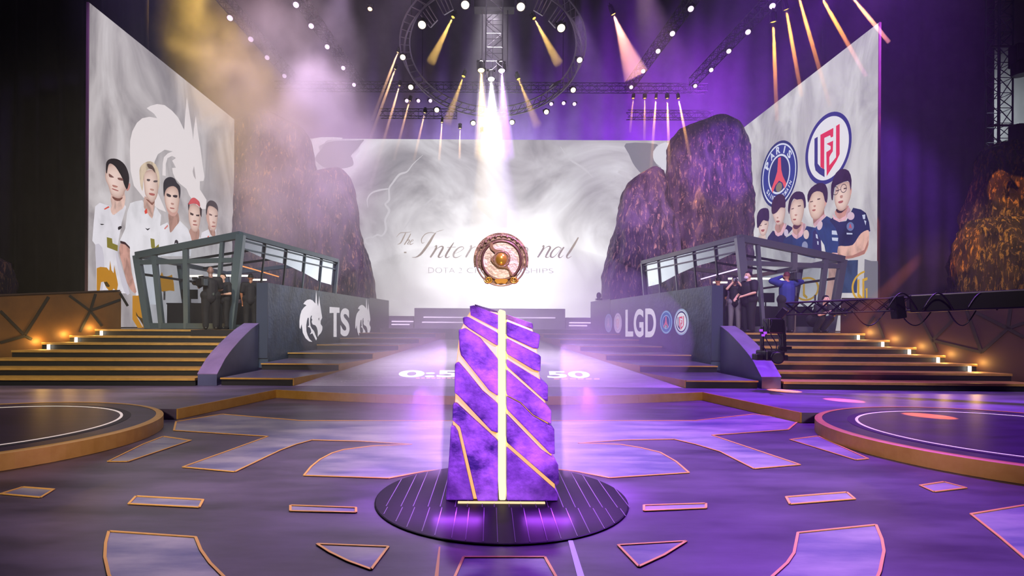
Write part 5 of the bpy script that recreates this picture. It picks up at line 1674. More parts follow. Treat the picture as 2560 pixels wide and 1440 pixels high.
# amber beam lamps over the right screen
AM = [((1933, 53), (1942, 300), 19.3, 26.0), ((1965, 22), (2004, 240), 19.3, 25.0), ((1997, -6), (2075, 265), 19.3, 22.0), ((2052, -10), (2165, 190), 19.3, 21.0), ((2128, -10), (2222, 105), 19.3, 20.0)]
for k, ((x0, y0), (x1, y1), Y0, Y1) in enumerate(AM):
    p, q = P(x0, y0, Y0), P(x1, y1, Y0 + .6)
    lo = lamp('amber beam lamp over the right side screen, %s from the left' % ('first', 'second', 'third', 'fourth', 'fifth')[k], p, q, .1, 'ffcf60', 2.0, 'amber beam lamps on the right')
    beam(lo, p, q, .06, .4, .5, (1, .34, .05), 15000)
# thin fans of beams above the big screen
FL = [((988, 172), (900, 420)), ((999, 213), (925, 470)), ((995, 130), (930, 300)), ((1062, 281), (1035, 400)), ((1105, 305), (1098, 400)), ((1150, 320), (1149, 395)), ((1024, 251), (985, 400)), ((1205, 329), (1204, 380))]
for k, ((x0, y0), (x1, y1)) in enumerate(FL):
    p, q = P(x0, y0, 31.5), P(x1, y1, 31.3)
    lo = lamp('tiny amber lamp of the beam fan left of centre, number %s from the left' % ('one', 'three', 'two', 'five', 'six', 'seven', 'four', 'eight')[k], p, q, .07, 'ffd9a0', 1.6, 'left beam fan')
    beam(lo, p, q, .06, 1.0, .4, (1, .55, .3), 9000 if k < 3 else 4500)
FR = [((1583, 245), (1575, 330)), ((1612, 245), (1611, 350)), ((1640, 245), (1626, 440)), ((1668, 245), (1674, 430)), ((1696, 245), (1726, 400))]
for k, ((x0, y0), (x1, y1)) in enumerate(FR):
    p, q = P(x0, y0, 29.6), P(x1, y1, 29.2)
    lo = lamp('tiny amber lamp of the beam row over the right rocks, %s from the left' % ('first', 'second', 'third', 'fourth', 'fifth')[k], p, q, .07, 'ffc070', 1.6, 'right beam row')
    beam(lo, p, q, .06, .9, .45, (1, .45, .15), (2000, 3500, 9000, 13000, 11000)[k])
p = P(1533, 34, 22.0)
lo = lamp('amber lamp right of the ring truss throwing a broad dim beam', p, P(1590, 180, 22.5), .1, 'ffb84a', 7.0)
beam(lo, p, P(1590, 190, 22.5), .08, 20, .1, (1, .4, .3), 9000)
p = P(925, 22, 23.0)
lamp('small amber lamp high left of the ring truss in the smoke', p, (p.x, 15, 0), .09, 'ffc890', 5.0)
# dark lamps at the far right tower
for k, (px, py, lb) in enumerate(((2548, 140, 'upper black moving lamp on the bracket right of the steel tower'), (2548, 340, 'lower black moving lamp on the bracket right of the steel tower'))):
    p = P(px, py, 23.6)
    t = thing('moving_lamp', lb, 'lamp', p)
    MB().box(p, (.55, .5, .95)).build('housing', CAN, t, bevel=.06)
    MB().lathe([(.3, 0), (.34, .1), (.34, .5), (.2, .6)], p + Vector((-.1, -.2, -.9)), n=18).build('lamp_head', CAN, t)
    MB().bar(p + Vector((-.9, .3, .55)), p + Vector((.6, .3, .55)), .08).build('bracket', DSTEEL, t)
# small unit on the LGD wall end
p = P(1497, 744, 27.5)
t = thing('moving_lamp', 'small dark lamp on top of the far end of the crest wall', 'lamp', (p.x, p.y, 2.86))
MB().box((p.x, p.y, 2.9), (.3, .3, .09)).build('base', CAN, t)
MB().ell((p.x, p.y, 3.08), (.12, .12, .17), 14, 10).build('lamp_head', CAN, t, True)

# ------------------------------------------------------------------ camera crane (jib) on the right
cr = thing('camera_crane', 'black camera crane reaching in from the right with a hanging camera head', 'camera crane', (10.6, 10.2, ZD))
A0, A1, A2 = P(1965, 772, 12.4), P(2270, 760, 11.5), P(2600, 745, 10.6)
JM = M('crane_black', '0b0a10', .4, .4)
JP = M('crane_purple_black', '1a1226', .4, .4)
def xbrace(p, q, w, n, mat, nm):
    d = (q - p); L = d.length; d.normalize()
    x = d.cross(Vector((0, 0, 1))).normalized(); z = x.cross(d).normalized()
    of = [(x * a + z * b) * w / 2 for a, b in ((-1, -1), (1, -1), (1, 1), (-1, 1))]
    for o in of: MB().tube([p + o, q + o], .018, 6).build('boom_tube', mat, cr)
    b = MB()
    for k in range(n):
        u, v = p + d * L * k / n, p + d * L * (k + 1) / n
        for e in range(4):
            b.tube([u + of[e], v + of[(e + 1) % 4]], .01, 5, cap=False)
            b.tube([u + of[(e + 1) % 4], v + of[e]], .01, 5, cap=False)
    b.build(nm, mat, cr)
xbrace(A0, A1, .26, 8, JP, 'boom_lattice')
MB().bar(A1, A2, .34, .36).build('boom_box', JM, cr, bevel=.03)
MB().bar(A1 + Vector((-.25, 0, .16)), A1 + Vector((-.18, 0, -.3)), .2, .2).build('boom_joint', JM, cr, bevel=.02)
for px in (2255, 2345, 2455):
    c = MB()
    Y = 11.4 - (px - 2255) / 345 * .5
    pts = [P(px - 38 + 76 * i / 14, 775 - 42 * math.sin(PI * i / 14), Y - .25) for i in range(15)]
    c.tube(pts, .016, 6).build('cable_loop', JM, cr, True)
for a, b in ((2130, 2215), (2245, 2330), (2370, 2440)):
    c = MB()
    pts = [P(a + (b - a) * i / 12, 776 + 38 * math.sin(PI * i / 12), 11.75 - (a - 2130) / 400) for i in range(13)]
    c.tube(pts, .012, 6).build('cable_loop', JP, cr, True)
MB().tube([(10.9, 10.5, .2), (10.9, 10.5, 1.95)], .1, 12).build('dolly_post', JM, cr)
MB().box((10.9, 10.5, .235), (.8, .8, .1)).build('dolly_base', JM, cr)
# hanging remote head
hp = P(1945, 790, 12.5)
hd = MB().bar(A0, hp + Vector((0, 0, -.05)), .14, .14).build('head_drop', JP, cr, bevel=.02)
MB().box(P(1932, 815, 12.5), (.34, .3, .34)).build('pan_motor', JM, cr, bevel=.03)
MB().bar(P(1952, 800, 12.5), P(1958, 880, 12.5), .1, .16).build('head_arm', JM, cr, bevel=.02)
MB().bar(P(1905, 815, 12.5), P(1905, 880, 12.5), .06, .1).build('head_arm', JM, cr, bevel=.02)
cam_c = P(1925, 888, 12.5)
MB().box(cam_c, (.42, .5, .22)).build('camera_body', JM, cr, bevel=.03)
MB().lathe([(.08, 0), (.1, .03), (.1, .24), (.13, .26), (.13, .34), (.1, .34)], cam_c + Vector((-.02, -.25, 0)), (-.3, -1, -.1), 18).build('camera_lens', JM, cr, True)
MB().box(cam_c + Vector((-.26, .0, -.04)), (.2, .22, .14)).build('battery', JM, cr, bevel=.02)
MB().box(cam_c + Vector((.25, .05, -.05)), (.22, .3, .12)).build('control_box', JM, cr, bevel=.02)
MB().box(P(1962, 870, 12.45), (.26, .1, .07)).build('monitor_arm', JM, cr)
for k, (px, py) in enumerate(((1903, 826), (1913, 832), (1908, 838))):
    MB().box(P(px, py, 12.3), (.06, .03, .05)).build('violet_dot', E('b04cff', 1.2), cr)  # small violet emissive boxes on the camera head
cb = MB()
for k in range(5):
    pts = [P(1910 + k * 12 + 8 * math.sin(i * .9 + k), 800 + i * 10, 12.3 + .05 * k) for i in range(11)]
    cb.tube(pts, .012, 5)
cb.build('cable_bundle', JP, cr, True)
# ------------------------------------------------------------------ people
SKIN = M('skin_tan', 'b98062', .55); SKIN2 = M('skin_pale', 'd8aa92', .55)
SHIRTK = M('shirt_black', '14121a', .8); TROUK = M('trousers_black', '0e0d12', .85)
HAIRK = M('hair_black', '0f0b0e', .7); SHOEK = M('shoe_black', '0a0a0c', .5)
def remesh(o, v=.011, sm=4):
    r = o.modifiers.new('skin_surface', 'REMESH'); r.mode = 'VOXEL'; r.voxel_size = v; r.use_smooth_shade = True
    if sm:
        s = o.modifiers.new('soften', 'SMOOTH'); s.factor = .5; s.iterations = sm
STAND = dict(pel=(0, 0, .95), che=(0, .0, 1.28), nek=(0, 0, 1.48), hed=(0, .03, 1.64),
             shL=(-.19, 0, 1.42), elL=(-.25, .02, 1.13), wrL=(-.24, .12, .88), shR=(.19, 0, 1.42), elR=(.25, .02, 1.13), wrR=(.24, .12, .88),
             hiL=(-.1, 0, .92), knL=(-.11, .03, .5), anL=(-.12, 0, .09), hiR=(.1, 0, .92), knR=(.11, .03, .5), anR=(.12, 0, .09))
def person(label, loc, yaw, pose=None, scale=1.0, skin=None, shirt=None, trous=None, hair=None, longsleeve=False, bald=False, bulk=1.0, mask=False):
    B = bulk
    J = dict(STAND); J.update(pose or {})
    J = {k: Vector(v) * scale for k, v in J.items()}
    for k in ('shL', 'shR', 'elL', 'elR', 'hiL', 'hiR', 'knL', 'knR'):
        J[k].x *= 1 + (B - 1) * .55
    R = Matrix.Rotation(yaw, 3, 'Z'); O = Vector(loc)
    w = lambda v: O + R @ Vector(v)
    J = {k: w(v) for k, v in J.items()}
    S_ = scale
    t = thing('person', label, 'person', loc)
    fwd = R @ Vector((0, 1, 0)); rgt = R @ Vector((1, 0, 0)); upv = Vector((0, 0, 1))
    hd = (J['hed'] - J['nek']).normalized()
    b = MB()
    # head, jaw, nose, ears, neck
    b.ell(J['hed'] + upv * .02 * S_, (.078 * S_, .098 * S_, .112 * S_), 18, 14, R)
    b.ell(J['hed'] + fwd * .03 * S_ - upv * .055 * S_, (.055 * S_, .06 * S_, .06 * S_), 14, 10, R)
    b.cap(J['hed'] + fwd * .094 * S_ + upv * .03 * S_, J['hed'] + fwd * .112 * S_ - upv * .012 * S_, .011 * S_, .016 * S_, 8)
    for sg in (-1, 1):
        b.ell(J['hed'] + rgt * sg * .08 * S_, (.014 * S_, .024 * S_, .034 * S_), 10, 8, R)
    b.cap(J['nek'] - upv * .05 * S_, J['hed'] - upv * .03 * S_, .058 * S_, .052 * S_)
    # torso and limbs
    b.cap(J['pel'], J['che'], .13 * S_ * B, .135 * S_ * B); b.cap(J['che'], J['nek'] - upv * .05 * S_, .13 * S_ * B, .075 * S_ * B)
    b.cap(J['shL'], J['shR'], .07 * S_, .07 * S_)
    for s in 'LR':
        b.cap(J['sh' + s], J['el' + s], .055 * S_, .043 * S_); b.cap(J['el' + s], J['wr' + s], .043 * S_, .03 * S_)
        b.cap(J['hi' + s], J['kn' + s], .075 * S_, .055 * S_); b.cap(J['kn' + s], J['an' + s], .055 * S_, .04 * S_)
        # palm, four fingers, thumb
        fa = (J['wr' + s] - J['el' + s]).normalized()
        side = fa.cross(upv)
        side = (side if side.length > .1 else fa.cross(fwd)).normalized()
        nrm = side.cross(fa).normalized()
        pc = J['wr' + s] + fa * .05 * S_
        b.cap(J['wr' + s], pc + fa * .02 * S_, .03 * S_, .034 * S_)
        for k, (o, l) in enumerate(((-.03, .062), (-.01, .075), (.01, .07), (.029, .055))):
            k0 = pc + fa * .03 * S_ + side * o * S_
            k1 = k0 + (fa * .8 - nrm * .35).normalized() * l * .55 * S_
            k2 = k1 + (fa * .35 - nrm * .9).normalized() * l * .5 * S_
            b.cap(k0, k1, .0105 * S_, .0095 * S_, 7); b.cap(k1, k2, .0095 * S_, .008 * S_, 7)
        sg = 1 if s == 'L' else -1
        t0 = J['wr' + s] + fa * .03 * S_ + side * .028 * sg * S_
        t1 = t0 + (fa * .6 + side * sg * .7 - nrm * .2).normalized() * .035 * S_
        b.cap(t0, t1, .013 * S_, .011 * S_, 7); b.cap(t1, t1 + (fa * .8 - nrm * .5).normalized() * .028 * S_, .011 * S_, .009 * S_, 7)
    body = b.build('body', skin or SKIN, t); remesh(body)
    # clothes
    c = MB()
    c.cap(J['pel'] - upv * .02 * S_, J['che'], .152 * S_ * B, .158 * S_ * B); c.cap(J['che'], J['nek'] - upv * .1 * S_, .155 * S_ * B, .1 * S_ * B)
    c.cap(J['shL'], J['shR'], .088 * S_, .088 * S_)
    for s in 'LR':
        if longsleeve:
            c.cap(J['sh' + s], J['el' + s], .08 * S_ * B, .06 * S_ * B); c.cap(J['el' + s], J['wr' + s], .06 * S_ * B, .045 * S_)
        else:
            c.cap(J['sh' + s], J['sh' + s].lerp(J['el' + s], .72), .08 * S_ * B, .066 * S_ * B)
    sh = c.build('shirt', shirt or SHIRTK, t); remesh(sh, .014)
    c = MB()
    c.cap(J['hiL'] + upv * .05 * S_, J['hiR'] + upv * .05 * S_, .125 * S_ * B, .125 * S_ * B)
    for s in 'LR':
        c.cap(J['hi' + s], J['kn' + s], .105 * S_ * B, .08 * S_ * B); c.cap(J['kn' + s], J['an' + s] + upv * .02 * S_, .08 * S_ * B, .066 * S_ * B)
    tr = c.build('trousers', trous or TROUK, t); remesh(tr, .014)
    for s in 'LR':
        f = MB()
        shin = (J['an' + s] - J['kn' + s]).normalized()
        a = J['an' + s]; base = Vector((a.x, a.y, max(a.z - .045 * S_, O.z + .05 * S_)))
        f.cap(base - fwd * .05 * S_, base + fwd * .15 * S_, .05 * S_, .04 * S_)
        f.build('shoe', SHOEK, t, True)
    if not bald:
        hb = MB()
        n, m = 20, 9
        vs, fs = [], []
        for j in range(m + 1):
            el = PI / 2 - j / m * 1.75
            for i in range(n):
                az = 2 * PI * i / n
                lim = -.15 if math.sin(az) < .1 else .55      # shorter over the brow than at the back
                e = max(el, lim)
                v = Vector((math.cos(e) * math.cos(az) * .088, math.cos(e) * math.sin(az) * .108 - .006, math.sin(e) * .122))
                vs.append(J['hed'] + upv * .024 * S_ + R @ (v * S_))
        for j in range(m):
            for i in range(n):
                k = (i + 1) % n
                fs.append((j * n + i, (j + 1) * n + i, (j + 1) * n + k, j * n + k))
        ho = MB().add(vs, fs).build('hair', hair or HAIRK, t, True)
    for sg in (-1, 1):
        MB().ell(J['hed'] + fwd * .088 * S_ + rgt * sg * .032 * S_ + upv * .028 * S_, .011 * S_, 10, 8).build('eye', HAIRK, t, True)
    MB().ell(J['hed'] + fwd * .09 * S_ - upv * .06 * S_, (.024 * S_, .008 * S_, .006 * S_), 10, 6, R).build('mouth', M('lips', '7a3c36', .5), t, True)
    if mask:
        MB().ell(J['hed'] + fwd * .062 * S_ - upv * .045 * S_, (.064 * S_, .065 * S_, .055 * S_), 16, 10, R).build('face_mask', M('mask_white', 'd9c8dc', .7), t, True)
    return t, J, dict(fwd=fwd, rgt=rgt, up=upv)

def headset(t, J, f, col):
    b = MB()
    c = J['hed'] + f['up'] * .03
    b.tube([c + f['rgt'] * (.1 * math.cos(a)) + f['up'] * (.14 * math.sin(a)) for a in [PI * i / 14 for i in range(15)]], .012, 6)
    for sg in (-1, 1): b.ell(c + f['rgt'] * .1 * sg - f['up'] * .02, (.03, .04, .045), 10, 8)
    b.build('headset', col, t, True)

# left of the runway
lp = P(530, 822, 16.8); 
pA, JA, fA = person('person in a black T-shirt with a shoulder camera at the head of the left stairs', (lp.x, 16.7, ZP), math.radians(35),
    dict(wrL=(-.12, .34, 1.42), elL=(-.24, .16, 1.2), elR=(.27, .1, 1.16), wrR=(.2, .36, 1.08), hed=(.0, .03, 1.66), knR=(.13, .04, .5), anR=(.15, .05, .09)), 1.05, bald=True, skin=M('skin_shaved', '8a6a62', .5), bulk=1.25)
MB().box(JA['pel'] + Vector((.0, -.0, .05)), (.36, .3, .1)).build('belt_pack', M('belt_green', '2a3434', .6), pA, bevel=.03)
def shoulder_cam(label, c, yaw):
    R = Matrix.Rotation(yaw, 3, 'Z')
    t = thing('video_camera', label, 'video camera', c)
    c = Vector(c)
    MB().box(c, (.16, .42, .22), R).build('camera_body', M('cam_black', '0d0d10', .4), t, bevel=.02)
    MB().lathe([(.05, 0), (.055, .14), (.075, .16), (.08, .26), (.06, .26)], c + R @ Vector((0, .21, 0)), R @ Vector((0, 1, 0)), 18).build('lens', M('cam_black', '0d0d10', .4), t, True)
    MB().box(c + R @ Vector((-.14, .1, .1)), (.12, .1, .08), R).build('viewfinder', M('cam_black', '0d0d10', .4), t, bevel=.01)
    MB().bar(c + R @ Vector((0, -.12, .17)), c + R @ Vector((0, .16, .17)), .03).build('carry_handle', M('cam_black', '0d0d10', .4), t)
    MB().box(c + R @ Vector((0, -.27, -.02)), (.12, .1, .2), R).build('battery', M('cam_grey', '3c434a', .4), t, bevel=.01)
cA = P(503, 705, 16.55)
shoulder_cam('black shoulder video camera held by the operator at the left booth door', cA, math.radians(50))
pB, JB, fB = person('bearded person in dark clothes half hidden behind the left camera operator', (P(560, 822, 17.5).x, 17.45, ZP), math.radians(170), dict(wrL=(-.1, .3, 1.1), wrR=(.12, .3, 1.15)), .98, skin=SKIN2)
pC, JC, fC = person('person in black seen from behind beside the near end of the dragon logo wall', (P(612, 822, 17.0).x, 17.4, ZP), math.radians(20), dict(wrR=(.3, .28, 1.05), elR=(.28, .06, 1.14)), .98, bulk=1.15, skin=M('skin_warm', 'a06a4c', .5))
MB().tube([JC['nek'] + Vector((.11 * math.cos(a), .1 * math.sin(a) - .02, -.05 - .09 * max(0, -math.sin(a)))) for a in [2 * PI * i / 16 for i in range(16)]], .012, 6, closed=True).build('lanyard', M('lanyard_khaki', '8d7a44', .6), pC, True)
# dark landing block under the left crew
x0, x1 = P(490, 835, 16.3).x, P(607, 835, 16.3).x
tag(MB().box(((x0 + x1) / 2 + .02, 16.28, 1.3), (x1 - x0, .62, .24)).build('landing_block', BLACK), 'black landing block on the top left steps below the camera operator', 'landing block')
# right of the runway
pD, JD, fD = person('person in black at the near end of the crest wall, half hidden by it', (P(1809, 828, 17.2).x, 17.6, ZP), math.radians(15), {}, .98, bulk=1.2)
pE, JE, fE = person('person in grey trousers holding a camera to the face beside the right booth', (P(1841, 828, 17.2).x, 17.35, ZP), math.radians(165),
    dict(wrL=(-.07, .2, 1.6), elL=(-.25, .2, 1.38), wrR=(.07, .2, 1.6), elR=(.25, .2, 1.38)), .97, skin=SKIN2, trous=M('trousers_grey', '6a6470', .8))
tc = thing('photo_camera', 'small camera held to the face by the person in grey trousers', 'camera', JE['hed'] + fE['fwd'] * .2)
MB().box(JE['hed'] + fE['fwd'] * .2 + Vector((0, 0, .02)), (.14, .07, .1)).build('camera_body', M('cam_grey2', '8a8a94', .4), tc, bevel=.01)
MB().lathe([(.035, 0), (.04, .08), (.03, .08)], JE['hed'] + fE['fwd'] * .23 + Vector((0, 0, .02)), fE['fwd'], 14).build('lens', CAN, tc, True)
pF, JF, fF = person('heavy person in black with a white face mask in front of the right booth', (P(1892, 830, 16.4).x, 16.9, ZP), math.radians(100),
    dict(wrL=(-.16, .3, 1.05), wrR=(.2, .3, 1.0), elL=(-.3, .08, 1.14), elR=(.3, .08, 1.14)), 1.04, skin=SKIN2, mask=True, bulk=1.4)
pG, JG, fG = person('person in a blue sweater with both arms raised, above the right stairs', (P(1985, 828, 16.6).x, 17.0, ZP), math.radians(5),
    dict(wrL=(-.06, .16, 1.66), elL=(-.3, .18, 1.52), wrR=(.2, .2, 1.62), elR=(.42, .12, 1.5), shL=(-.2, 0, 1.44), shR=(.2, 0, 1.44)), 1.04, shirt=M('sweater_blue', '1f2f7a', .8), longsleeve=True, hair=M('hair_red', '5a1f24', .7), bulk=1.4)
shoulder_cam('dark camera on the shoulder of the person in the blue sweater', JG['hed'] + Vector((.24, .06, .02)), math.radians(0))
pH, JH, fH = person('crouching person in dark clothes at the top of the right stairs under the crane boom', (P(2068, 838, 16.5).x, 17.0, ZP), math.radians(200),
    dict(pel=(0, -.1, .36), che=(0, .08, .62), nek=(0, .2, .8), hed=(0, .27, .95), shL=(-.19, .16, .76), shR=(.19, .16, .76), elL=(-.26, .3, .52), elR=(.26, .3, .52), wrL=(-.12, .46, .6), wrR=(.12, .46, .6),
         hiL=(-.1, -.1, .34), hiR=(.1, -.1, .34), knL=(-.16, .28, .42), knR=(.16, .28, .42), anL=(-.13, .06, .09), anR=(.13, .06, .09)), 1.04, skin=SKIN2, bulk=1.2)
tc = thing('video_camera', 'round dark camera held low by the crouching person', 'video camera', JH['wrL'])
c = (JH['wrL'] + JH['wrR']) / 2 + fH['fwd'] * .14
MB().box(c, (.2, .22, .2)).build('camera_body', CAN, tc, bevel=.03)
MB().lathe([(.06, 0), (.07, .1), (.11, .12), (.11, .18), (.08, .18)], c + fH['fwd'] * .1, fH['fwd'], 18).build('lens', CAN, tc, True)
# ------------------------------------------------------------------ haze and smoke
def vol(name, density, aniso=0.0, col='ffffff', noise_=None):
    m, nt, out = base_mat(name)
    v = node(nt, 'ShaderNodeVolumeScatter')
    v.inputs['Color'].default_value = lin(col); v.inputs['Density'].default_value = density; v.inputs['Anisotropy'].default_value = aniso
    if noise_:
        sc, lo, hi, c, rad, gain = noise_
        tc = node(nt, 'ShaderNodeTexCoord')
        n = node(nt, 'ShaderNodeTexNoise'); n.inputs['Scale'].default_value = sc; n.inputs['Detail'].default_value = 4; n.inputs['Distortion'].default_value = .4
        nt.links.new(tc.outputs['Object'], n.inputs['Vector'])
        mg = node(nt, 'ShaderNodeMapping')
        mg.inputs['Scale'].default_value = tuple(1 / r for r in rad)
        mg.inputs['Location'].default_value = tuple(-c[i] / rad[i] for i in range(3))
        nt.links.new(tc.outputs['Object'], mg.inputs['Vector'])
        g = node(nt, 'ShaderNodeTexGradient', gradient_type='SPHERICAL')
        nt.links.new(mg.outputs[0], g.inputs[0])
        mr = node(nt, 'ShaderNodeMapRange'); mr.inputs[1].default_value = lo; mr.inputs[2].default_value = hi
        nt.links.new(n.outputs['Fac'], mr.inputs[0])
        mu = node(nt, 'ShaderNodeMath', operation='MULTIPLY'); nt.links.new(mr.outputs[0], mu.inputs[0])
        g2 = node(nt, 'ShaderNodeMath', operation='MULTIPLY'); g2.inputs[1].default_value = 2.2; g2.use_clamp = True
        nt.links.new(g.outputs['Fac'], g2.inputs[0]); nt.links.new(g2.outputs[0], mu.inputs[1])
        m2 = node(nt, 'ShaderNodeMath', operation='MULTIPLY'); m2.inputs[1].default_value = gain
        nt.links.new(mu.outputs[0], m2.inputs[0]); nt.links.new(m2.outputs[0], v.inputs['Density'])
    nt.links.new(v.outputs[0], out.inputs['Volume'])
    if noise_: m.cycles.volume_step_rate = 2.0
    return m
HZ = MB().box((0, 22.0, 9.3), (26.4, 23, 17.6)).build('haze', vol('hall_haze', .0055))
tag(HZ, 'thin stage haze filling the hall', 'haze', kind='stuff')
sc_ = P(655, 150, 24.5)
SMK = MB().ell(sc_, (4.8, 3.2, 4.4), 24, 16).build('smoke_cloud', vol('smoke_puffs', .1, 0, 'ffffff', (.62, .38, .72, sc_, (4.8, 3.2, 4.4), .36)))
tag(SMK, 'billowing smoke at upper left, gold at its edge', 'smoke', kind='stuff')
s2 = P(745, 430, 26.6)
SM2 = MB().ell(s2, (4.7, 2.0, 6.8), 24, 16).build('smoke_veil', vol('smoke_thin', .1, 0, 'ffffff', (.5, .12, .72, s2, (4.7, 2.0, 6.8), .4)))
tag(SM2, 'thin smoke veil before the left rock faces', 'smoke', kind='stuff')
s3 = Vector((CXM, 6.2, .9))
SM3 = MB().ell(s3, (2.2, 1.0, 1.7), 24, 16).build('ground_fog', vol('fog_low', .1, 0, 'ffffff', (1.2, .2, .75, s3, (2.2, 1.0, 1.7), .4)))
tag(SM3, 'low violet lit fog around the stone plinth', 'fog', kind='stuff')

# ------------------------------------------------------------------ lights
def area(pos, aim, col, watts, sx, sy, spread=180, name='flood'):
    l = bpy.data.lights.new(name, 'AREA'); l.shape = 'RECTANGLE'; l.size = sx; l.size_y = sy
    l.energy = watts; l.color = col; l.spread = math.radians(spread)
    o = bpy.data.objects.new(name, l); COL.objects.link(o)
    d = (Vector(aim) - Vector(pos)).normalized()
    o.location = pos; o.rotation_euler = d.to_track_quat('-Z', 'Y').to_euler()
    return o
sh_c = Vector((.2, 19.0, 1.2))
SM4 = MB().ell(sh_c, (5.6, 10.5, 2.9), 32, 20).build('stage_haze', vol('low_stage_haze', .042))
tag(SM4, 'bright low haze over the runway in front of the big screen', 'haze', kind='stuff')
# violet and lavender washes from trusses over the front of the stage
spot((7.5, 14, 14), (6.2, 7.6, 0), (.34, .05, 1), 27000, 54, .7, .4, 'wash')
spot((9.5, 12, 13), (8.5, 13.5, 0), (.5, .2, 1), 5500, 55, .7, .4, 'wash')
spot((5.0, 20, 15), (2.5, 13.5, 0), PUR, 6000, 40, .7, .4, 'wash')
spot((-6.5, 14, 14), (-4.5, 9, 0), (.8, .68, .9), 3600, 44, .7, .4, 'wash')
spot((0, 15, 14.5), (.5, 6, 0), (.8, .6, 1), 13000, 32, .7, .4, 'wash')
spot((-5.5, 11, 13), (-6.6, 14.4, 1), (.5, .25, 1), 1800, 26, .7, .3, 'cheek_wash')
spot((0, 23, 15.5), (.2, 18, 1), (1, .88, 1), 32000, 34, .9, .3, 'runway_wash')  # unseen spot added to whiten the runway and its haze
spot((0, 17, 13), (0, 29, 2), (.95, .8, 1), 9000, 36, .8, .3, 'riser_wash')  # unseen spot added to lift the dark riser fronts
# front light on walls and booths, unseen warm fill added for the stairs
spot((-5, 3, 9.5), (-9.8, 14.6, .8), (1, .84, .6), 9000, 44, .8, .5, 'stair_fill')
spot((5.5, 3, 9.5), (9.8, 14.6, .8), (.95, .74, .78), 5000, 44, .8, .5, 'stair_fill')
spot((-3, 6, 10), (-8.5, 19, 2.5), (.85, .93, 1), 5200, 40, .8, .5, 'booth_light')
spot((3, 6, 10), (8.5, 19, 2.5), (.85, .8, 1), 5200, 40, .8, .5, 'booth_light')
# unseen front spots added to brighten the gold kerb
spot((-3, -1, 3.4), (-3.5, 11, .1), (1, .8, .6), 2600, 44, .8, .5, 'kerb_fill')
spot((3, -1, 3.4), (3.5, 11, .1), (1, .76, .75), 2600, 44, .8, .5, 'kerb_fill')
# unseen key light added for the trophy, violet light on the plinth
spot((.6, -1.2, 6.4), (ac.x, AY, ac.z), (1, .88, .86), 3200, 6.0, .5, .1, 'trophy_key')
spot((1.6, 4.6, 5.2), (ac.x + .1, AY, ac.z + .05), (.6, .2, 1), 1500, 14, .5, .1, 'trophy_violet')
spot((ac.x, AY - .35, 1.86), (ac.x, AY, ac.z - .1), (1, .7, .3), 1.6, 70, .6, .05, 'trophy_glow')
spot((-1.3, 1.4, 2.6), (.1, 5.0, .95), (.52, .14, 1), 1500, 26, .6, .1, 'plinth_wash')
spot((1.5, 1.4, 2.6), (.12, 5.0, .95), (.52, .14, 1), 1750, 26, .6, .1, 'plinth_wash')
for x in (-.26, .5):
    area((x, 4.7, .1), (x, 4.7, 0), (.44, .07, 1), 7.5, .4, .04, 180, 'pad_light')
for x in (-.62, .92):
    sg = -1 if x < 0 else 1
    area((x * .78 + .02, 5.62, .75), (x * 3, 5.75, .8), (.66, .3, 1), 36, .25, 1.3, 180, 'plinth_side_fill')  # hidden strip added behind the plinth to make the side fog glow
    spot((x * 1.05, 5.45, 1.1), (x * 1.0, 5.25, 0), (.46, .1, 1), 260, 85, .9, .1, 'pad_light')
# washes on the drapes
spot((-9, 16, 14), (-17.5, 23, 7), (.42, .26, .9), 4200, 50, .8, .3, 'drape_wash')
area((9, 35.2, 12.4), (7.5, 38, 18), (.34, .03, 1), 1000, 12, .6, 180, 'drape_wash')
area((14, 30, 14), (11, 38, 19), (.42, .04, 1), 1400, 3, 3, 120, 'drape_wash')
area((0, 35.2, 12.4), (0, 38, 18), (.55, .42, .9), 1100, 8, .6, 180, 'drape_wash')
area((-9, 35.2, 12.4), (-8, 38, 18), (.8, .5, .8), 480, 8, .6, 180, 'drape_wash')
spot((12.5, 17, 14.5), (16.5, 25, 7), (.42, .1, .85), 12000, 45, .8, .3, 'drape_wash')
# rocks: amber and violet
spot((15.5, 15, 11), (19.5, 22, 4), (1, .6, .25), 4200, 36, .6, .2, 'rock_wash')
spot((5, 19, 13.5), (11.2, 30, 7), (.8, .45, .7), 9000, 42, .7, .2, 'rock_wash')
spot((13, 20, 14.8), (12.2, 30, 10), (.36, .06, 1), 9000, 26, .7, .2, 'rock_wash')
spot((3, 20, 13), (7.5, 29, 4.5), (.65, .4, .95), 8000, 36, .7, .2, 'rock_wash')
spot((-5, 19, 13.5), (-10, 31, 7), (.75, .5, .85), 9000, 46, .7, .2, 'rock_wash')
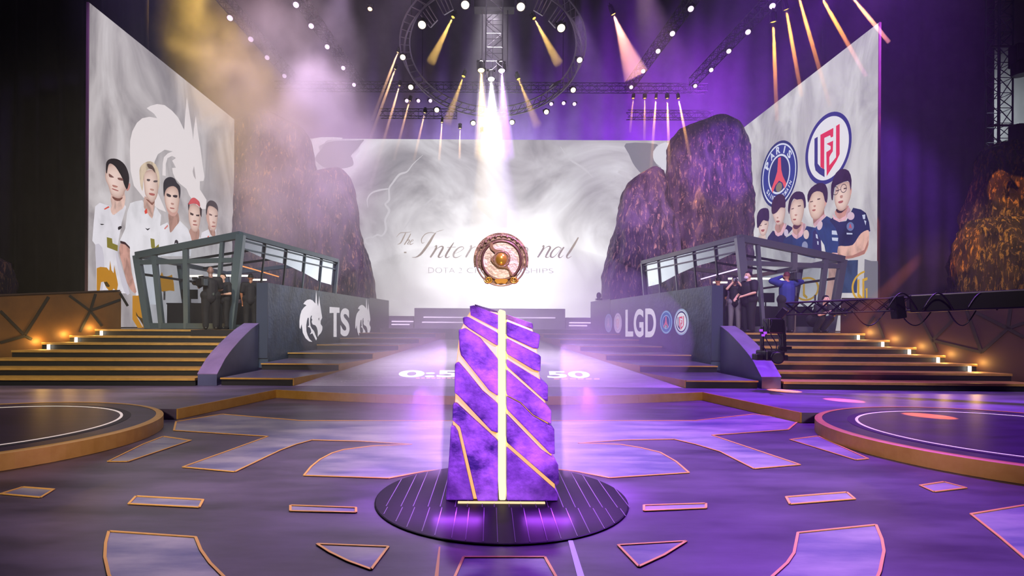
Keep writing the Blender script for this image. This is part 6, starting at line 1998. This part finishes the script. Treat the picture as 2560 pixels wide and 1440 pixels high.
# light in the smoke, from lamps above the picture
spot((-2, 16, 12.5), (-8.3, 27, 5.5), (.8, .56, .9), 5500, 44, .8, .2, 'smoke_light')  # unseen spot added to brighten the lower smoke veil
spot((-14.8, 20, 18.5), sc_ + Vector((-2.4, -.4, .6)), (1, .6, .12), 14000, 36, .7, .2, 'smoke_light')
spot((-8, 17, 18), sc_ + Vector((.6, 0, -.5)), (.85, .5, .6), 5200, 50, .7, .2, 'smoke_light')
spot((-4, 18, 17), s2 + Vector((0, 0, .5)), (.82, .58, .82), 7500, 60, .7, .2, 'smoke_light')
# orange pools on the floor at the right, thrown by unseen low spots added for the overhead beams
for (px, py, z, e_) in ((2325, 1040, .19, 80000), (2112, 1001, ZD, 42000), (1962, 977, ZD, 50000)):
    g = G(px, py, z)
    spot((g.x + 2.2, g.y - 3.2, 4.4), g, (1, .24, .05) if px != 2112 else (1, .14, .18), e_, 5.6, .25, .02, 'pool')
area((24, 27, 14), (25, 31, 8), (.8, .95, 1), 1200, 4, 4, 180, 'daylight_leak')

w = bpy.data.worlds.new('hall'); SC.world = w; w.use_nodes = True
bg = w.node_tree.nodes.get('Background') or w.node_tree.nodes.new('ShaderNodeBackground')
bg.inputs[0].default_value = (.05, .03, .09, 1); bg.inputs[1].default_value = .25

# ------------------------------------------------------------------ camera
cam = bpy.data.cameras.new('camera'); co = bpy.data.objects.new('camera', cam); COL.objects.link(co)
cam.sensor_width = 36; cam.lens = F / 2560 * 36
cam.shift_x = (1280 - CX) / 2560; cam.shift_y = (CY - 720) / 2560
cam.clip_end = 200
co.matrix_world = Matrix.Translation((0, 0, H)) @ Matrix.Rotation(PI / 2, 4, 'X') @ Matrix.Rotation(ROLL, 4, 'Z')
SC.camera = co
SC.view_settings.view_transform = 'Standard'; SC.view_settings.look = 'None'; SC.view_settings.gamma = 1; SC.view_settings.exposure = 0
SC.view_settings.use_curve_mapping = False
c = SC.cycles
c.max_bounces = 4; c.diffuse_bounces = 1; c.glossy_bounces = 2; c.transmission_bounces = 4; c.transparent_max_bounces = 24; c.volume_bounces = 0
c.sample_clamp_indirect = 4; c.sample_clamp_direct = 0; c.caustics_reflective = False; c.caustics_refractive = False
c.use_adaptive_sampling = True; c.adaptive_threshold = .04
c.use_denoising = True
c.use_light_tree = True
c.use_auto_tile = False
c.time_limit = 1150      # keeps a slow machine from running over
